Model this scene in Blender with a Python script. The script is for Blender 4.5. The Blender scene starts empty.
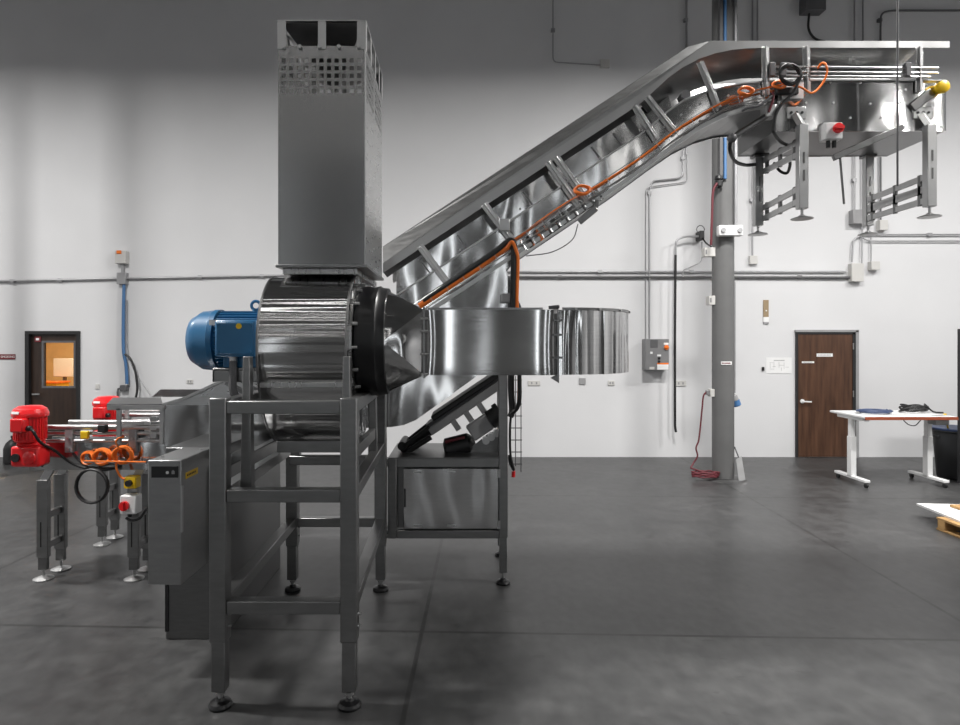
import bpy, bmesh, math, random
from mathutils import Vector, Matrix
random.seed(7)
scene = bpy.context.scene
COL = scene.collection
PI = math.pi

# ------------------------------------------------------------------ camera
CAMZ = 1.8
cam_d = bpy.data.cameras.new('camera'); cam = bpy.data.objects.new('camera', cam_d); COL.objects.link(cam)
cam.location = (0, 0, CAMZ); cam.rotation_euler = (PI/2, 0, 0)
cam_d.lens = 24; cam_d.sensor_width = 36; cam_d.shift_x = 18/960; cam_d.shift_y = -19.5/960
cam_d.clip_start = 0.05; cam_d.clip_end = 100
scene.camera = cam

# ------------------------------------------------------------------ light
world = bpy.data.worlds.new('world'); scene.world = world; world.use_nodes = True
world.node_tree.nodes['Background'].inputs[0].default_value = (0.8, 0.85, 0.9, 1)
world.node_tree.nodes['Background'].inputs[1].default_value = 0.02

def area(x, y, z, sx, sy, power, spread=150, col=(1, 0.985, 0.96)):
    l = bpy.data.lights.new('high_bay_lamp', 'AREA'); l.shape = 'RECTANGLE'; l.size = sx; l.size_y = sy
    l.energy = power; l.color = col; l.spread = math.radians(spread)
    o = bpy.data.objects.new('high_bay_lamp', l); COL.objects.link(o); o.location = (x, y, z)
    return o
for (x, y, p) in ((-4.6, 3.6, 520), (5.6, 3.3, 380), (2.7, 5.3, 430), (-8.2, 6.2, 250), (7.8, 6.2, 280), (-9.2, -3.0, 110), (9.2, -3.0, 110)):  # last pair is added, to brighten the side walls for reflections
    area(x, y, 6.35, 0.9, 0.3, p, 176)
# unseen strip lamps, added overhead to put bright streaks into the steel
for x in (1.2, 2.9, 8.4):
    area(x, -5.6, 6.35, 0.2, 5.4, 7, 180)
area(4.8, -5.8, 6.35, 0.6, 4.2, 18, 180)
for y in (1.6, -0.4, -2.2, -4.6, -7.0):
    area(-3.2, y, 6.35, 6.0, 0.1, 12, 180)
scene.view_settings.view_transform = 'Standard'; scene.view_settings.look = 'None'
scene.view_settings.exposure = 0.0; scene.view_settings.gamma = 1.0
scene.view_settings.use_curve_mapping = False

# ------------------------------------------------------------------ helpers
def at(px, py, d):
    """a point of the photograph at distance d -> a place in the room"""
    return Vector(((px-462)/640*d, d, CAMZ-(py-343)/640*d))
def V(*a): return Vector(a)

def cr(pts, n=8, closed=False):
    pts = [Vector(p) for p in pts]; out = []
    N = len(pts); rng = N if closed else N-1
    for i in range(rng):
        p1, p2 = pts[i], pts[(i+1) % N]
        p0 = pts[(i-1) % N] if (closed or i > 0) else p1*2-p2
        p3 = pts[(i+2) % N] if (closed or i+2 < N) else p2*2-p1
        for k in range(n):
            t = k/n
            out.append(0.5*((2*p1)+(p2-p0)*t+(2*p0-5*p1+4*p2-p3)*t*t+(3*p1-p0-3*p2+p3)*t**3))
    if not closed: out.append(pts[-1])
    return out

class MB:
    def __init__(s): s.v = []; s.f = []
    def add(s, vs, fs):
        b = len(s.v); s.v += [Vector(p) for p in vs]; s.f += [tuple(i+b for i in f) for f in fs]; return s
    def box(s, x0, x1, y0, y1, z0, z1):
        return s.add([(x0,y0,z0),(x1,y0,z0),(x1,y1,z0),(x0,y1,z0),(x0,y0,z1),(x1,y0,z1),(x1,y1,z1),(x0,y1,z1)],
                     [(0,3,2,1),(4,5,6,7),(0,1,5,4),(1,2,6,5),(2,3,7,6),(3,0,4,7)])
    def bar(s, p0, p1, w, h, up=(0,0,1)):
        p0, p1, up = Vector(p0), Vector(p1), Vector(up); d = (p1-p0).normalized()
        sd = d.cross(up)
        if sd.length < 1e-4: sd = d.cross(Vector((1,0,0)))
        sd.normalize(); u = sd.cross(d).normalized(); a = sd*w/2; b = u*h/2
        return s.add([p0-a-b,p0+a-b,p0+a+b,p0-a+b,p1-a-b,p1+a-b,p1+a+b,p1-a+b],
                     [(0,3,2,1),(4,5,6,7),(0,1,5,4),(1,2,6,5),(2,3,7,6),(3,0,4,7)])
    def prism(s, pts, y0, y1):
        n = len(pts); vs = [(x,y0,z) for x,z in pts]+[(x,y1,z) for x,z in pts]
        fs = [tuple(range(n)), tuple(range(2*n-1,n-1,-1))]+[(i,(i+1)%n,(i+1)%n+n,i+n) for i in range(n)]
        return s.add(vs, fs)
    def prismx(s, pts, x0, x1):
        n = len(pts); vs = [(x0,y,z) for y,z in pts]+[(x1,y,z) for y,z in pts]
        fs = [tuple(range(n)), tuple(range(2*n-1,n-1,-1))]+[(i,(i+1)%n,(i+1)%n+n,i+n) for i in range(n)]
        return s.add(vs, fs)
    def plate(s, quad, t):
        """solid plate from a polygon in space, thickness t"""
        q = [Vector(p) for p in quad]; nrm = (q[1]-q[0]).cross(q[2]-q[0]).normalized()*t; n = len(q)
        return s.add(q+[p+nrm for p in q], [tuple(range(n)), tuple(range(2*n-1,n-1,-1))]+[(i,(i+1)%n,(i+1)%n+n,i+n) for i in range(n)])
    def lathe(s, c, axis, prof, n=32):
        c = Vector(c); ax = Vector(axis).normalized()
        e1 = ax.cross(Vector((0,0,1)));
        if e1.length < 1e-3: e1 = Vector((1,0,0))
        e1.normalize(); e2 = ax.cross(e1)
        vs = []; fs = []
        for t, r in prof:
            for k in range(n):
                a = 2*PI*k/n; vs.append(c+ax*t+(e1*math.cos(a)+e2*math.sin(a))*max(r,1e-4))
        m = len(prof)
        for i in range(m-1):
            for k in range(n):
                fs.append((i*n+k, i*n+(k+1)%n, (i+1)*n+(k+1)%n, (i+1)*n+k))
        fs.append(tuple(range(n))); fs.append(tuple((m-1)*n+k for k in range(n)))
        return s.add(vs, fs)
    def cyl(s, p0, p1, r, n=20):
        p0, p1 = Vector(p0), Vector(p1); return s.lathe(p0, p1-p0, [(0,r),((p1-p0).length,r)], n)
    def tube(s, pts, r, n=8, closed=False):
        pts = [Vector(p) for p in pts]; N = len(pts); vs = []; fs = []
        def tan(i):
            if closed: return (pts[(i+1)%N]-pts[(i-1)%N]).normalized()
            return (pts[min(i+1,N-1)]-pts[max(i-1,0)]).normalized()
        t = tan(0); u = t.cross(Vector((0,0,1)))
        if u.length < 0.05: u = t.cross(Vector((1,0,0)))
        u.normalize()
        for i in range(N):
            t = tan(i); u = (u-t*u.dot(t)).normalized(); w = t.cross(u)
            for k in range(n):
                a = 2*PI*k/n; vs.append(pts[i]+(u*math.cos(a)+w*math.sin(a))*r)
        for i in range(N if closed else N-1):
            j = (i+1) % N
            for k in range(n): fs.append((i*n+k, i*n+(k+1)%n, j*n+(k+1)%n, j*n+k))
        if not closed:
            fs.append(tuple(range(n))); fs.append(tuple((N-1)*n+k for k in range(n)))
        return s.add(vs, fs)
    def sphere(s, c, r, n=16, sz=1.0):
        return s.lathe(Vector(c)-Vector((0,0,r*sz)), (0,0,1), [(r*sz*(1-math.cos(PI*i/8)), r*math.sin(PI*i/8)) for i in range(9)], n)

ORG = {}
def tag(o, label=None, cat=None, group=None, kind=None):
    if label: o['label'] = label
    if cat: o['category'] = cat
    if group: o['group'] = group
    if kind: o['kind'] = kind
    return o
def thing(name, label, cat, loc=(0,0,0), group=None):
    o = bpy.data.objects.new(name, None); COL.objects.link(o); o.location = loc; o.empty_display_size = 0.1
    ORG[o] = Vector(loc); return tag(o, label, cat, group)
def build(mb, name, mat, parent=None, bevel=0.0, smooth=True, label=None, ang=35):
    vs = mb.v
    if parent is not None: org = ORG[parent]
    else:
        xs=[p.x for p in vs]; ys=[p.y for p in vs]; zs=[p.z for p in vs]
        org = Vector(((min(xs)+max(xs))/2,(min(ys)+max(ys))/2,min(zs)))
    me = bpy.data.meshes.new(name); me.from_pydata([p-org for p in vs], [], mb.f); me.update()
    bm = bmesh.new(); bm.from_mesh(me); bmesh.ops.recalc_face_normals(bm, faces=bm.faces[:]); bm.to_mesh(me); bm.free()
    if smooth:
        me.polygons.foreach_set('use_smooth', [True]*len(me.polygons)); me.set_sharp_from_angle(angle=math.radians(ang))
    me.materials.append(mat)
    o = bpy.data.objects.new(name, me); COL.objects.link(o)
    if parent is not None: o.parent = parent
    else: o.location = org
    ORG[o] = org
    if bevel:
        m = o.modifiers.new('edge', 'BEVEL'); m.width = bevel; m.segments = 2; m.limit_method = 'ANGLE'; m.angle_limit = math.radians(40)
    if label: o['label'] = label
    return o
def single(mb, name, mat, label, cat, group=None, bevel=0.0, **k):
    return tag(build(mb, name, mat, None, bevel, **k), label, cat, group)
def struct(mb, name, mat, parent=None, bevel=0.0):
    o = build(mb, name, mat, parent, bevel)
    o['kind'] = 'structure'
    return o
def text(txt, name, mat, parent, loc, size, rot=(PI/2,0,0), depth=0.001, align='CENTER'):
    cu = bpy.data.curves.new(name, 'FONT'); cu.body = txt; cu.size = size; cu.extrude = depth; cu.align_x = align; cu.align_y = 'CENTER'
    tmp = bpy.data.objects.new(name, cu); COL.objects.link(tmp); bpy.context.view_layer.update()
    me = bpy.data.meshes.new_from_object(tmp.evaluated_get(bpy.context.evaluated_depsgraph_get()))
    bpy.data.objects.remove(tmp)
    me.materials.clear(); me.materials.append(mat)
    o = bpy.data.objects.new(name, me); COL.objects.link(o); o.parent = parent
    o.location = Vector(loc)-ORG[parent]; o.rotation_euler = rot; return o

# ------------------------------------------------------------------ materials
def nodes(name):
    m = bpy.data.materials.new(name); m.use_nodes = True; nt = m.node_tree
    return m, nt, nt.nodes['Principled BSDF'], nt.links
def noise(nt, lk, scale, detail=4, stretch=(1,1,1), src='Object'):
    tc = nt.nodes.new('ShaderNodeTexCoord'); mp = nt.nodes.new('ShaderNodeMapping'); mp.inputs['Scale'].default_value = stretch
    lk.new(tc.outputs[src], mp.inputs[0]); n = nt.nodes.new('ShaderNodeTexNoise'); n.inputs['Scale'].default_value = scale
    n.inputs['Detail'].default_value = detail; lk.new(mp.outputs[0], n.inputs['Vector']); return n
def ramp(nt, lk, fac, c0, c1, p0=0.3, p1=0.7):
    r = nt.nodes.new('ShaderNodeValToRGB'); r.color_ramp.elements[0].position = p0; r.color_ramp.elements[1].position = p1
    r.color_ramp.elements[0].color = (*c0,1) if len(c0)==3 else c0; r.color_ramp.elements[1].color = (*c1,1)
    lk.new(fac, r.inputs[0]); return r
def paint(name, col, rough=0.45, metal=0.0, var=0.08, scale=6, coat=0.0):
    m, nt, b, lk = nodes(name); n = noise(nt, lk, scale)
    r = ramp(nt, lk, n.outputs['Fac'], [c*(1-var) for c in col], [min(1,c*(1+var)) for c in col])
    lk.new(r.outputs[0], b.inputs['Base Color']); b.inputs['Roughness'].default_value = rough; b.inputs['Metallic'].default_value = metal
    b.inputs['Coat Weight'].default_value = coat
    return m
def steel(name, val=0.6, rough=0.24, stretch=(1,1,1), bscale=40, bump=0.02, wave=0.0, wscale=1.2, wstretch=(1,1,1), tint=(1,1,1)):
    m, nt, b, lk = nodes(name); b.inputs['Metallic'].default_value = 1.0
    n = noise(nt, lk, bscale, 3, stretch)
    r = ramp(nt, lk, n.outputs['Fac'], [val*0.93*t for t in tint], [val*1.05*t for t in tint]); lk.new(r.outputs[0], b.inputs['Base Color'])
    rr = nt.nodes.new('ShaderNodeMapRange'); rr.inputs['To Min'].default_value = rough*0.8; rr.inputs['To Max'].default_value = rough*1.25
    lk.new(n.outputs['Fac'], rr.inputs['Value']); lk.new(rr.outputs[0], b.inputs['Roughness'])
    if bump < 0.003 and not wave: return m
    bp = nt.nodes.new('ShaderNodeBump'); bp.inputs['Strength'].default_value = bump; bp.inputs['Distance'].default_value = 0.01
    lk.new(n.outputs['Fac'], bp.inputs['Height'])
    if wave:
        w = noise(nt, lk, wscale, 1, wstretch); b2 = nt.nodes.new('ShaderNodeBump'); b2.inputs['Strength'].default_value = wave
        b2.inputs['Distance'].default_value = 0.1; lk.new(w.outputs['Fac'], b2.inputs['Height']); lk.new(b2.outputs[0], bp.inputs['Normal'])
    lk.new(bp.outputs[0], b.inputs['Normal'])
    return m
M = {}
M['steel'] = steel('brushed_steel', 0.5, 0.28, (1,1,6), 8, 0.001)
M['steelh'] = steel('brushed_steel_along', 0.5, 0.28, (6,1,1), 8, 0.001)
M['cab'] = steel('cabinet_steel', 0.36, 0.36, (1,1,4), 10, 0.002)
M['rim'] = steel('rim_steel', 0.42, 0.42, (1,1,1), 4, 0.0)
M['frame'] = steel('frame_steel', 0.27, 0.34, (1,1,4), 10, 0.002)
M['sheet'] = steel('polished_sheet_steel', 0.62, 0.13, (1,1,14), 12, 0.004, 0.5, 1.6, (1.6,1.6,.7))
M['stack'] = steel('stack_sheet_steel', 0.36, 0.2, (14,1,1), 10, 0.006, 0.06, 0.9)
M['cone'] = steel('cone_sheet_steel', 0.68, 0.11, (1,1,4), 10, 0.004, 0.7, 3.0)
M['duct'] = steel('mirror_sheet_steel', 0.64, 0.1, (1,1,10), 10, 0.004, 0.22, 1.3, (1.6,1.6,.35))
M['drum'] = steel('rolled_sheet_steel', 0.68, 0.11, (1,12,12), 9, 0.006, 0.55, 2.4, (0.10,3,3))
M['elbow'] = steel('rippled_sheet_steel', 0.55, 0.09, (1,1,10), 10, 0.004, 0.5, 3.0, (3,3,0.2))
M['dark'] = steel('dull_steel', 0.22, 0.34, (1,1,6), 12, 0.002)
M['alu'] = steel('light_metal', 0.52, 0.36, (1,1,1), 10, 0.001)
M['galv'] = paint('galvanised_conduit', (0.36,0.36,0.37), 0.45, 0.6)
M['darkpipe'] = paint('grey_painted_pipe', (0.10,0.10,0.105), 0.5)
M['black'] = paint('black_plastic', (0.012,0.012,0.013), 0.45)
M['rubber'] = paint('black_rubber', (0.007,0.007,0.008), 0.33, coat=0.05)
M['orange'] = paint('orange_cable', (0.85,0.19,0.02), 0.45)
M['red'] = paint('red_enamel', (0.72,0.012,0.016), 0.32, coat=0.3)
M['blue'] = paint('blue_enamel', (0.018,0.13,0.28), 0.34, coat=0.25)
M['bluehose'] = paint('blue_hose', (0.06,0.16,0.34), 0.45)
M['yellow'] = paint('yellow_plastic', (0.82,0.52,0.01), 0.4)
M['white'] = paint('white_plastic', (0.76,0.76,0.76), 0.4, var=0.03)
M['ivory'] = paint('ivory_plate', (0.55,0.54,0.52), 0.5, var=0.03)
M['greybox'] = paint('grey_enclosure', (0.19,0.19,0.195), 0.5)
M['castgrey'] = paint('grey_cast_metal', (0.28,0.28,0.285), 0.5)
M['redcord'] = paint('dark_red_cord', (0.11,0.012,0.02), 0.6)
M['redsign'] = paint('dark_red_sign', (0.16,0.02,0.025), 0.5)
M['pole'] = paint('grey_painted_column', (0.125,0.125,0.125), 0.5, scale=3)
M['doorframe'] = paint('black_door_frame', (0.015,0.015,0.016), 0.5)
M['tan'] = paint('tan_board', (0.30,0.22,0.13), 0.7)
M['bin'] = paint('black_bin', (0.02,0.021,0.023), 0.5)
M['rust'] = paint('red_brown_edge', (0.26,0.055,0.02), 0.5)
M['bluetool'] = paint('blue_cable', (0.03,0.05,0.12), 0.5)
M['ink'] = paint('printed_ink', (0.03,0.03,0.03), 0.7)
M['warm'] = paint('warm_wall_paint', (0.75,0.55,0.30), 0.8)
M['pallet_wood'] = paint('pallet_wood', (0.42,0.25,0.10), 0.75, var=0.25, scale=12)
M['ceil'] = paint('dark_roof_deck', (0.12,0.12,0.12), 0.8)
M['farwall'] = paint('far_wall_paint', (0.13,0.13,0.13), 0.8)

def wood(name, a, b2):
    m, nt, b, lk = nodes(name); n = noise(nt, lk, 3, 6, (6,6,0.6))
    r = ramp(nt, lk, n.outputs['Fac'], a, b2); lk.new(r.outputs[0], b.inputs['Base Color']); b.inputs['Roughness'].default_value = 0.42; return m
M['door'] = wood('walnut_veneer', (0.045,0.02,0.011), (0.105,0.05,0.028))
M['doordark'] = wood('dark_walnut_veneer', (0.018,0.010,0.007), (0.038,0.021,0.014))

def wallmat():
    m, nt, b, lk = nodes('white_wall_paint'); n = noise(nt, lk, 0.6, 4)
    r = ramp(nt, lk, n.outputs['Fac'], (0.60,0.60,0.61), (0.66,0.66,0.67)); lk.new(r.outputs[0], b.inputs['Base Color']); b.inputs['Roughness'].default_value = 0.65
    n2 = noise(nt, lk, 40, 3); bp = nt.nodes.new('ShaderNodeBump'); bp.inputs['Strength'].default_value = 0.04; bp.inputs['Distance'].default_value = 0.02
    lk.new(n2.outputs['Fac'], bp.inputs['Height']); lk.new(bp.outputs[0], b.inputs['Normal']); return m
M['wall'] = wallmat()

def floormat():
    m, nt, b, lk = nodes('polished_concrete')
    n1 = noise(nt, lk, 0.8, 8); n2 = noise(nt, lk, 7, 10)
    mx = nt.nodes.new('ShaderNodeMath'); mx.operation = 'MULTIPLY_ADD'; mx.inputs[1].default_value = 0.55; lk.new(n2.outputs['Fac'], mx.inputs[0])
    ml = nt.nodes.new('ShaderNodeMath'); ml.operation = 'MULTIPLY'; ml.inputs[1].default_value = 0.45; lk.new(n1.outputs['Fac'], ml.inputs[0]); lk.new(ml.outputs[0], mx.inputs[2])
    r = ramp(nt, lk, mx.outputs[0], (0.030,0.030,0.031), (0.066,0.066,0.066), 0.33, 0.67)
    # sawn joints
    tc = nt.nodes.new('ShaderNodeTexCoord'); mp = nt.nodes.new('ShaderNodeMapping'); mp.inputs['Rotation'].default_value = (0,0,math.radians(2.0))
    lk.new(tc.outputs['Object'], mp.inputs[0]); sp = nt.nodes.new('ShaderNodeSeparateXYZ'); lk.new(mp.outputs[0], sp.inputs[0])
    masks = []
    for out, off, per, w in ((0, -0.37, 3.47, 0.013), (1, 3.43, 3.6, 0.013)):
        s = nt.nodes.new('ShaderNodeMath'); s.operation = 'SUBTRACT'; s.inputs[1].default_value = off; lk.new(sp.outputs[out], s.inputs[0])
        p = nt.nodes.new('ShaderNodeMath'); p.operation = 'PINGPONG'; p.inputs[1].default_value = per/2; lk.new(s.outputs[0], p.inputs[0])
        l = nt.nodes.new('ShaderNodeMath'); l.operation = 'LESS_THAN'; l.inputs[1].default_value = w; lk.new(p.outputs[0], l.inputs[0]); masks.append(l)
    mm = nt.nodes.new('ShaderNodeMath'); mm.operation = 'MAXIMUM'; lk.new(masks[0].outputs[0], mm.inputs[0]); lk.new(masks[1].outputs[0], mm.inputs[1])
    mix = nt.nodes.new('ShaderNodeMixRGB'); mix.inputs['Color2'].default_value = (0.022,0.022,0.022,1); lk.new(mm.outputs[0], mix.inputs['Fac']); lk.new(r.outputs[0], mix.inputs['Color1'])
    # small scuffs
    v = noise(nt, lk, 5, 3, (1,2.6,1)); sc = ramp(nt, lk, v.outputs['Fac'], (0,0,0), (.5,.5,.5), 0.66, 0.70)
    mix2 = nt.nodes.new('ShaderNodeMixRGB'); mix2.inputs['Color2'].default_value = (0.03,0.03,0.03,1); lk.new(sc.outputs[0], mix2.inputs['Fac']); lk.new(mix.outputs[0], mix2.inputs['Color1'])
    g_ = noise(nt, lk, 16, 8, (1,.6,1)); gr = ramp(nt, lk, g_.outputs['Fac'], (.88,.88,.88), (1.1,1.1,1.1), 0.36, 0.64)
    mg = nt.nodes.new('ShaderNodeMixRGB'); mg.blend_type = 'MULTIPLY'; mg.inputs['Fac'].default_value = 1; lk.new(mix2.outputs[0], mg.inputs['Color1']); lk.new(gr.outputs[0], mg.inputs['Color2'])
    lk.new(mg.outputs[0], b.inputs['Base Color'])
    rr = nt.nodes.new('ShaderNodeMapRange'); rr.inputs['To Min'].default_value = 0.30; rr.inputs['To Max'].default_value = 0.5
    lk.new(n2.outputs['Fac'], rr.inputs['Value']); lk.new(rr.outputs[0], b.inputs['Roughness'])
    return m
M['floor'] = floormat()
def glassmat():
    m, nt, b, lk = nodes('clear_glass'); b.inputs['Transmission Weight'].default_value = 1; b.inputs['Roughness'].default_value = 0.02; b.inputs['IOR'].default_value = 1.1
    b.inputs['Base Color'].default_value = (0.95,0.95,0.95,1); return m
M['glass'] = glassmat()

# ------------------------------------------------------------------ the hall
WY = 10.1; kW = 640/WY
XL, XR, YF, H = -11.0, 11.0, -9.0, 8.2
struct(MB().box(XL-0.2, XR+0.2, YF-0.2, WY+0.2, -0.2, 0), 'floor', M['floor'])
struct(MB().box(XL-0.2, XR+0.2, YF-0.2, WY+0.2, H, H+0.2), 'ceiling', M['ceil'])
struct(MB().box(XL-0.2, XL, YF, WY, 0, H), 'wall_left', M['wall'])
struct(MB().box(XR, XR+0.2, YF, WY, 0, H), 'wall_right', M['wall'])
struct(MB().box(XL-0.2, XR+0.2, YF-0.2, YF, 0, H), 'wall_front', M['farwall'])
m_, nt_, b_, lk_ = nodes('frosted_daylight_pane'); b_.inputs['Base Color'].default_value = (.8,.8,.8,1)  # glowing surface of the added strips
b_.inputs['Emission Color'].default_value = (.93,.97,1,1); b_.inputs['Emission Strength'].default_value = 2.3
for i, (x, hw_, z0_, z1_) in enumerate(((-4.68,.10,.2,6.6),(-1.0,.28,.1,6.8),(2.25,.22,.1,6.8),(4.6,.2,.1,6.8),(6.9,.2,.1,6.8),(-7.6,.3,.1,6.8))):  # unseen glowing strips, added so the polished steel has something to reflect
    wf = struct(MB().box(x-hw_-.06,x+hw_+.06,YF+.001,YF+.05,z0_-.06,z1_+.06), 'window_%d' % (i+3), M['darkpipe'])
    build(MB().box(x-hw_,x+hw_,YF+.05,YF+.06,z0_,z1_), 'window_pane', m_, wf)
d1x0, d1x1, d1z = (26-462)/kW, (80.5-462)/kW, CAMZ+(343-331)/kW
w = MB()
w.box(XL-0.2, d1x0, WY, WY+0.2, 0, H); w.box(d1x1, XR+0.2, WY, WY+0.2, 0, H); w.box(d1x0, d1x1, WY, WY+0.2, d1z, H)
struct(w, 'wall_back', M['wall'])

# left door, with a window into a lit office
dr = struct(MB().box(d1x0, d1x0+0.06, WY-0.03, WY+0.12, 0, d1z).box(d1x1-0.05, d1x1, WY-0.03, WY+0.12, 0, d1z).box(d1x0+0.06, d1x1-0.05, WY-0.03, WY+0.12, d1z-0.05, d1z), 'door_1', M['doorframe'])
wx0, wx1, wz0, wz1 = (42-462)/kW, (73.5-462)/kW, CAMZ+(343-387)/kW, CAMZ+(343-342)/kW
lx0, lx1 = d1x0+0.06, d1x1-0.05
build(MB().box(lx0, wx0, WY+0.03, WY+0.075, 0.01, d1z-0.05).box(wx1, lx1, WY+0.03, WY+0.075, 0.01, d1z-0.05).box(wx0, wx1, WY+0.03, WY+0.075, 0.01, wz0).box(wx0, wx1, WY+0.03, WY+0.075, wz1, d1z-0.05), 'door_leaf', M['doordark'], dr)
build(MB().box(wx0, wx1, WY+0.048, WY+0.054, wz0, wz1), 'window_pane', M['glass'], dr)
fr = MB()
for a in ((wx0-.02, wx0+.012, wz0-.02, wz1+.02), (wx1-.012, wx1+.02, wz0-.02, wz1+.02)): fr.box(a[0], a[1], WY+0.02, WY+0.085, a[2], a[3])
for a in ((wz0-.02, wz0+.012), (wz1-.012, wz1+.02)): fr.box(wx0+.012, wx1-.012, WY+0.02, WY+0.085, a[0], a[1])
build(fr, 'window_frame', M['darkpipe'], dr)
build(MB().box(lx0+.05, lx0+.08, WY-.02, WY+.03, .98, 1.0).box(lx0+.05, lx0+.17, WY-.03, WY-.015, .985, 1.005), 'door_handle', M['alu'], dr)
s = single(MB().box((34-462)/kW, (40-462)/kW, WY+0.012, WY+0.029, CAMZ+(343-342)/kW, CAMZ+(343-336.5)/kW), 'door_sign', M['redsign'], 'small dark red sign at the top corner of the dark door with a window', 'sign')
build(MB().box((35.5-462)/kW, (38.5-462)/kW, WY+0.010, WY+0.012, CAMZ+(343-340.3)/kW, CAMZ+(343-338)/kW), 'pictogram', M['white'], s)
# the office behind
o = MB(); ox0, ox1, oy1 = -8.6, -4.9, 13.2
o.box(ox0, ox1, oy1, oy1+.1, 0, 2.7).box(ox0-.1, ox0, WY+.2, oy1, 0, 2.7).box(ox1, ox1+.1, WY+.2, oy1, 0, 2.7).box(ox0, ox1, WY+.2, oy1, 2.7, 2.8)
struct(o, 'wall_office', M['warm'])
struct(MB().box(ox0, ox1, WY+.2, oy1, -.1, 0), 'floor_office', M['tan'])
l = bpy.data.lights.new('office_lamp', 'AREA'); l.size = 0.6; l.energy = 60; l.color = (1, .78, .5)
lo = bpy.data.objects.new('office_lamp', l); COL.objects.link(lo); lo.location = (-6.9, 11.6, 2.6)
# office things seen through the pane
dk = thing('office_desk', 'wooden desk seen through the window of the dark door', 'desk', (-7.6, 12.2, 0))
build(MB().box(-8.2, -6.9, 11.9, 12.6, .80, .84), 'desktop', M['pallet_wood'], dk)
for x in (-8.15, -6.95):
    for y in (11.95, 12.55): build(MB().box(x-.025, x+.025, y-.025, y+.025, 0, .80), 'leg', M['darkpipe'], dk)
p = at(53, 383, 12.1)
cr_ = thing('storage_crate', 'bright orange crate on the desk seen through the door window', 'crate', (p.x, 12.2, .84))
build(MB().box(p.x-.36, p.x+.12, 12.0, 12.4, .84, 1.04), 'body', M['yellow'], cr_, 0.01)
build(MB().box(p.x-.38, p.x+.14, 11.98, 12.42, 1.04, 1.07), 'rim', M['orange'], cr_, 0.005)
mo = thing('monitor', 'pale monitor standing behind the orange crate in the office', 'monitor', (p.x-.06, 12.5, .84))
build(MB().box(p.x-.24, p.x+.14, 12.48, 12.52, 1.14, 1.5), 'screen', M['white'], mo, .01)
build(MB().box(p.x-.08, p.x-.02, 12.521, 12.56, .84, 1.3), 'stand', M['greybox'], mo)

# right door
d2 = [(795-462)/kW, (857-462)/kW, CAMZ+(343-330.5)/kW]
dr = struct(MB().box(d2[0], d2[0]+.03, WY-.04, WY-.001, 0, d2[2]).box(d2[1]-.09, d2[1]-.045, WY-.04, WY-.001, 0, d2[2]-.03).box(d2[0]+.03, d2[1]-.045, WY-.04, WY-.001, d2[2]-.06, d2[2]-.025), 'door_2', M['doorframe'])
build(MB().box(d2[1]-.045, d2[1], WY-.05, WY-.001, 0, d2[2]).box(d2[0]-.01, d2[1], WY-.05, WY-.001, d2[2]-.025, d2[2]+.01), 'casing', M['castgrey'], dr)
build(MB().box(d2[0]+.03, d2[1]-.09, WY-.03, WY-.001, .01, d2[2]-.06), 'door_leaf', M['door'], dr)
hx = (801-462)/kW; hz = CAMZ+(343-401)/kW
build(MB().cyl((hx, WY-.03, hz), (hx, WY-.05, hz), .032).cyl((hx, WY-.05, hz), (hx, WY-.09, hz), .012).bar((hx, WY-.085, hz), (hx+.12, WY-.085, hz-.005), .016, .02), 'door_handle', M['white'], dr)
for z in (.25, 1.0, 1.75): build(MB().cyl((d2[1]-.085, WY-.045, z-.05), (d2[1]-.085, WY-.045, z+.05), .009, 10), 'hinge', M['alu'], dr)
for (a, b, c, d, lab) in ((815.5, 831.5, 353.4, 356.6, 'wider white sign strip on the upper middle of the brown door'), (800.8, 813, 361.3, 363, 'thin white sign strip left on the brown door')):
    s = single(MB().box((a-462)/kW, (b-462)/kW, WY-.034, WY-.03, CAMZ+(343-d)/kW, CAMZ+(343-c)/kW), 'door_sign', M['white'], lab, 'sign')
    m = MB(); zc = CAMZ+(343-(c+d)/2)/kW; n = 9
    for i in range(n):
        xx = (a-462)/kW+.025+i*((b-a)/kW-.05)/n; m.box(xx, xx+((b-a)/kW-.05)/n*.7, WY-.0348, WY-.034, zc-.006, zc+.006)
    build(m, 'lettering', M['castgrey'], s)

# exposed writing on the left wall
s = single(MB().box(-7.62, (15.5-462)/kW, WY-.012, WY-.002, CAMZ+(343-359.3)/kW, CAMZ+(343-354.2)/kW), 'wall_sign', M['redsign'], 'dark red no smoking sign at the left edge of the white wall', 'sign')
text('NO SMOKING', 'lettering', M['white'], s, ((7.3-462)/kW-.03, WY-.013, CAMZ+(343-356.8)/kW), .05)

# --- conduits on the back wall
def pipe(pts, r, mat, label, name='conduit', cat='conduit', d=WY-.04, n=6, clips=(), group=None):
    P = [at(x, y, d) for x, y in pts]
    mb = MB(); mb.tube(P, r, 10)
    for q in P[1:-1]: mb.sphere(q, r*1.02, 10)
    o = single(mb, name, mat, label, cat, group)
    for (x, y) in clips:
        q = at(x, y, d); build(MB().box(q.x-.03, q.x+.03, q.y-.012, WY-.002, q.z-.025, q.z+.025), 'clip', mat, o)
    return o
def bend(pts, rad=6, n=5):
    """round the corners of a pixel path"""
    out = [pts[0]]
    for i in range(1, len(pts)-1):
        p, a, b = Vector(pts[i]), Vector(pts[i-1]), Vector(pts[i+1])
        u = (a-p); v = (b-p); r = min(rad, u.length*.45, v.length*.45); u = p+u.normalized()*r; v = p+v.normalized()*r
        for k in range(n+1):
            t = k/n; q = u*(1-t)**2+p*2*t*(1-t)+v*t*t; out.append((q.x, q.y))
    out.append(pts[-1]); return out
pipe([(-30,281.5),(124,278.5)], .017, M['galv'], 'grey conduit running along the left wall to the switch riser', clips=((12,281),(60,280)))
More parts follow.
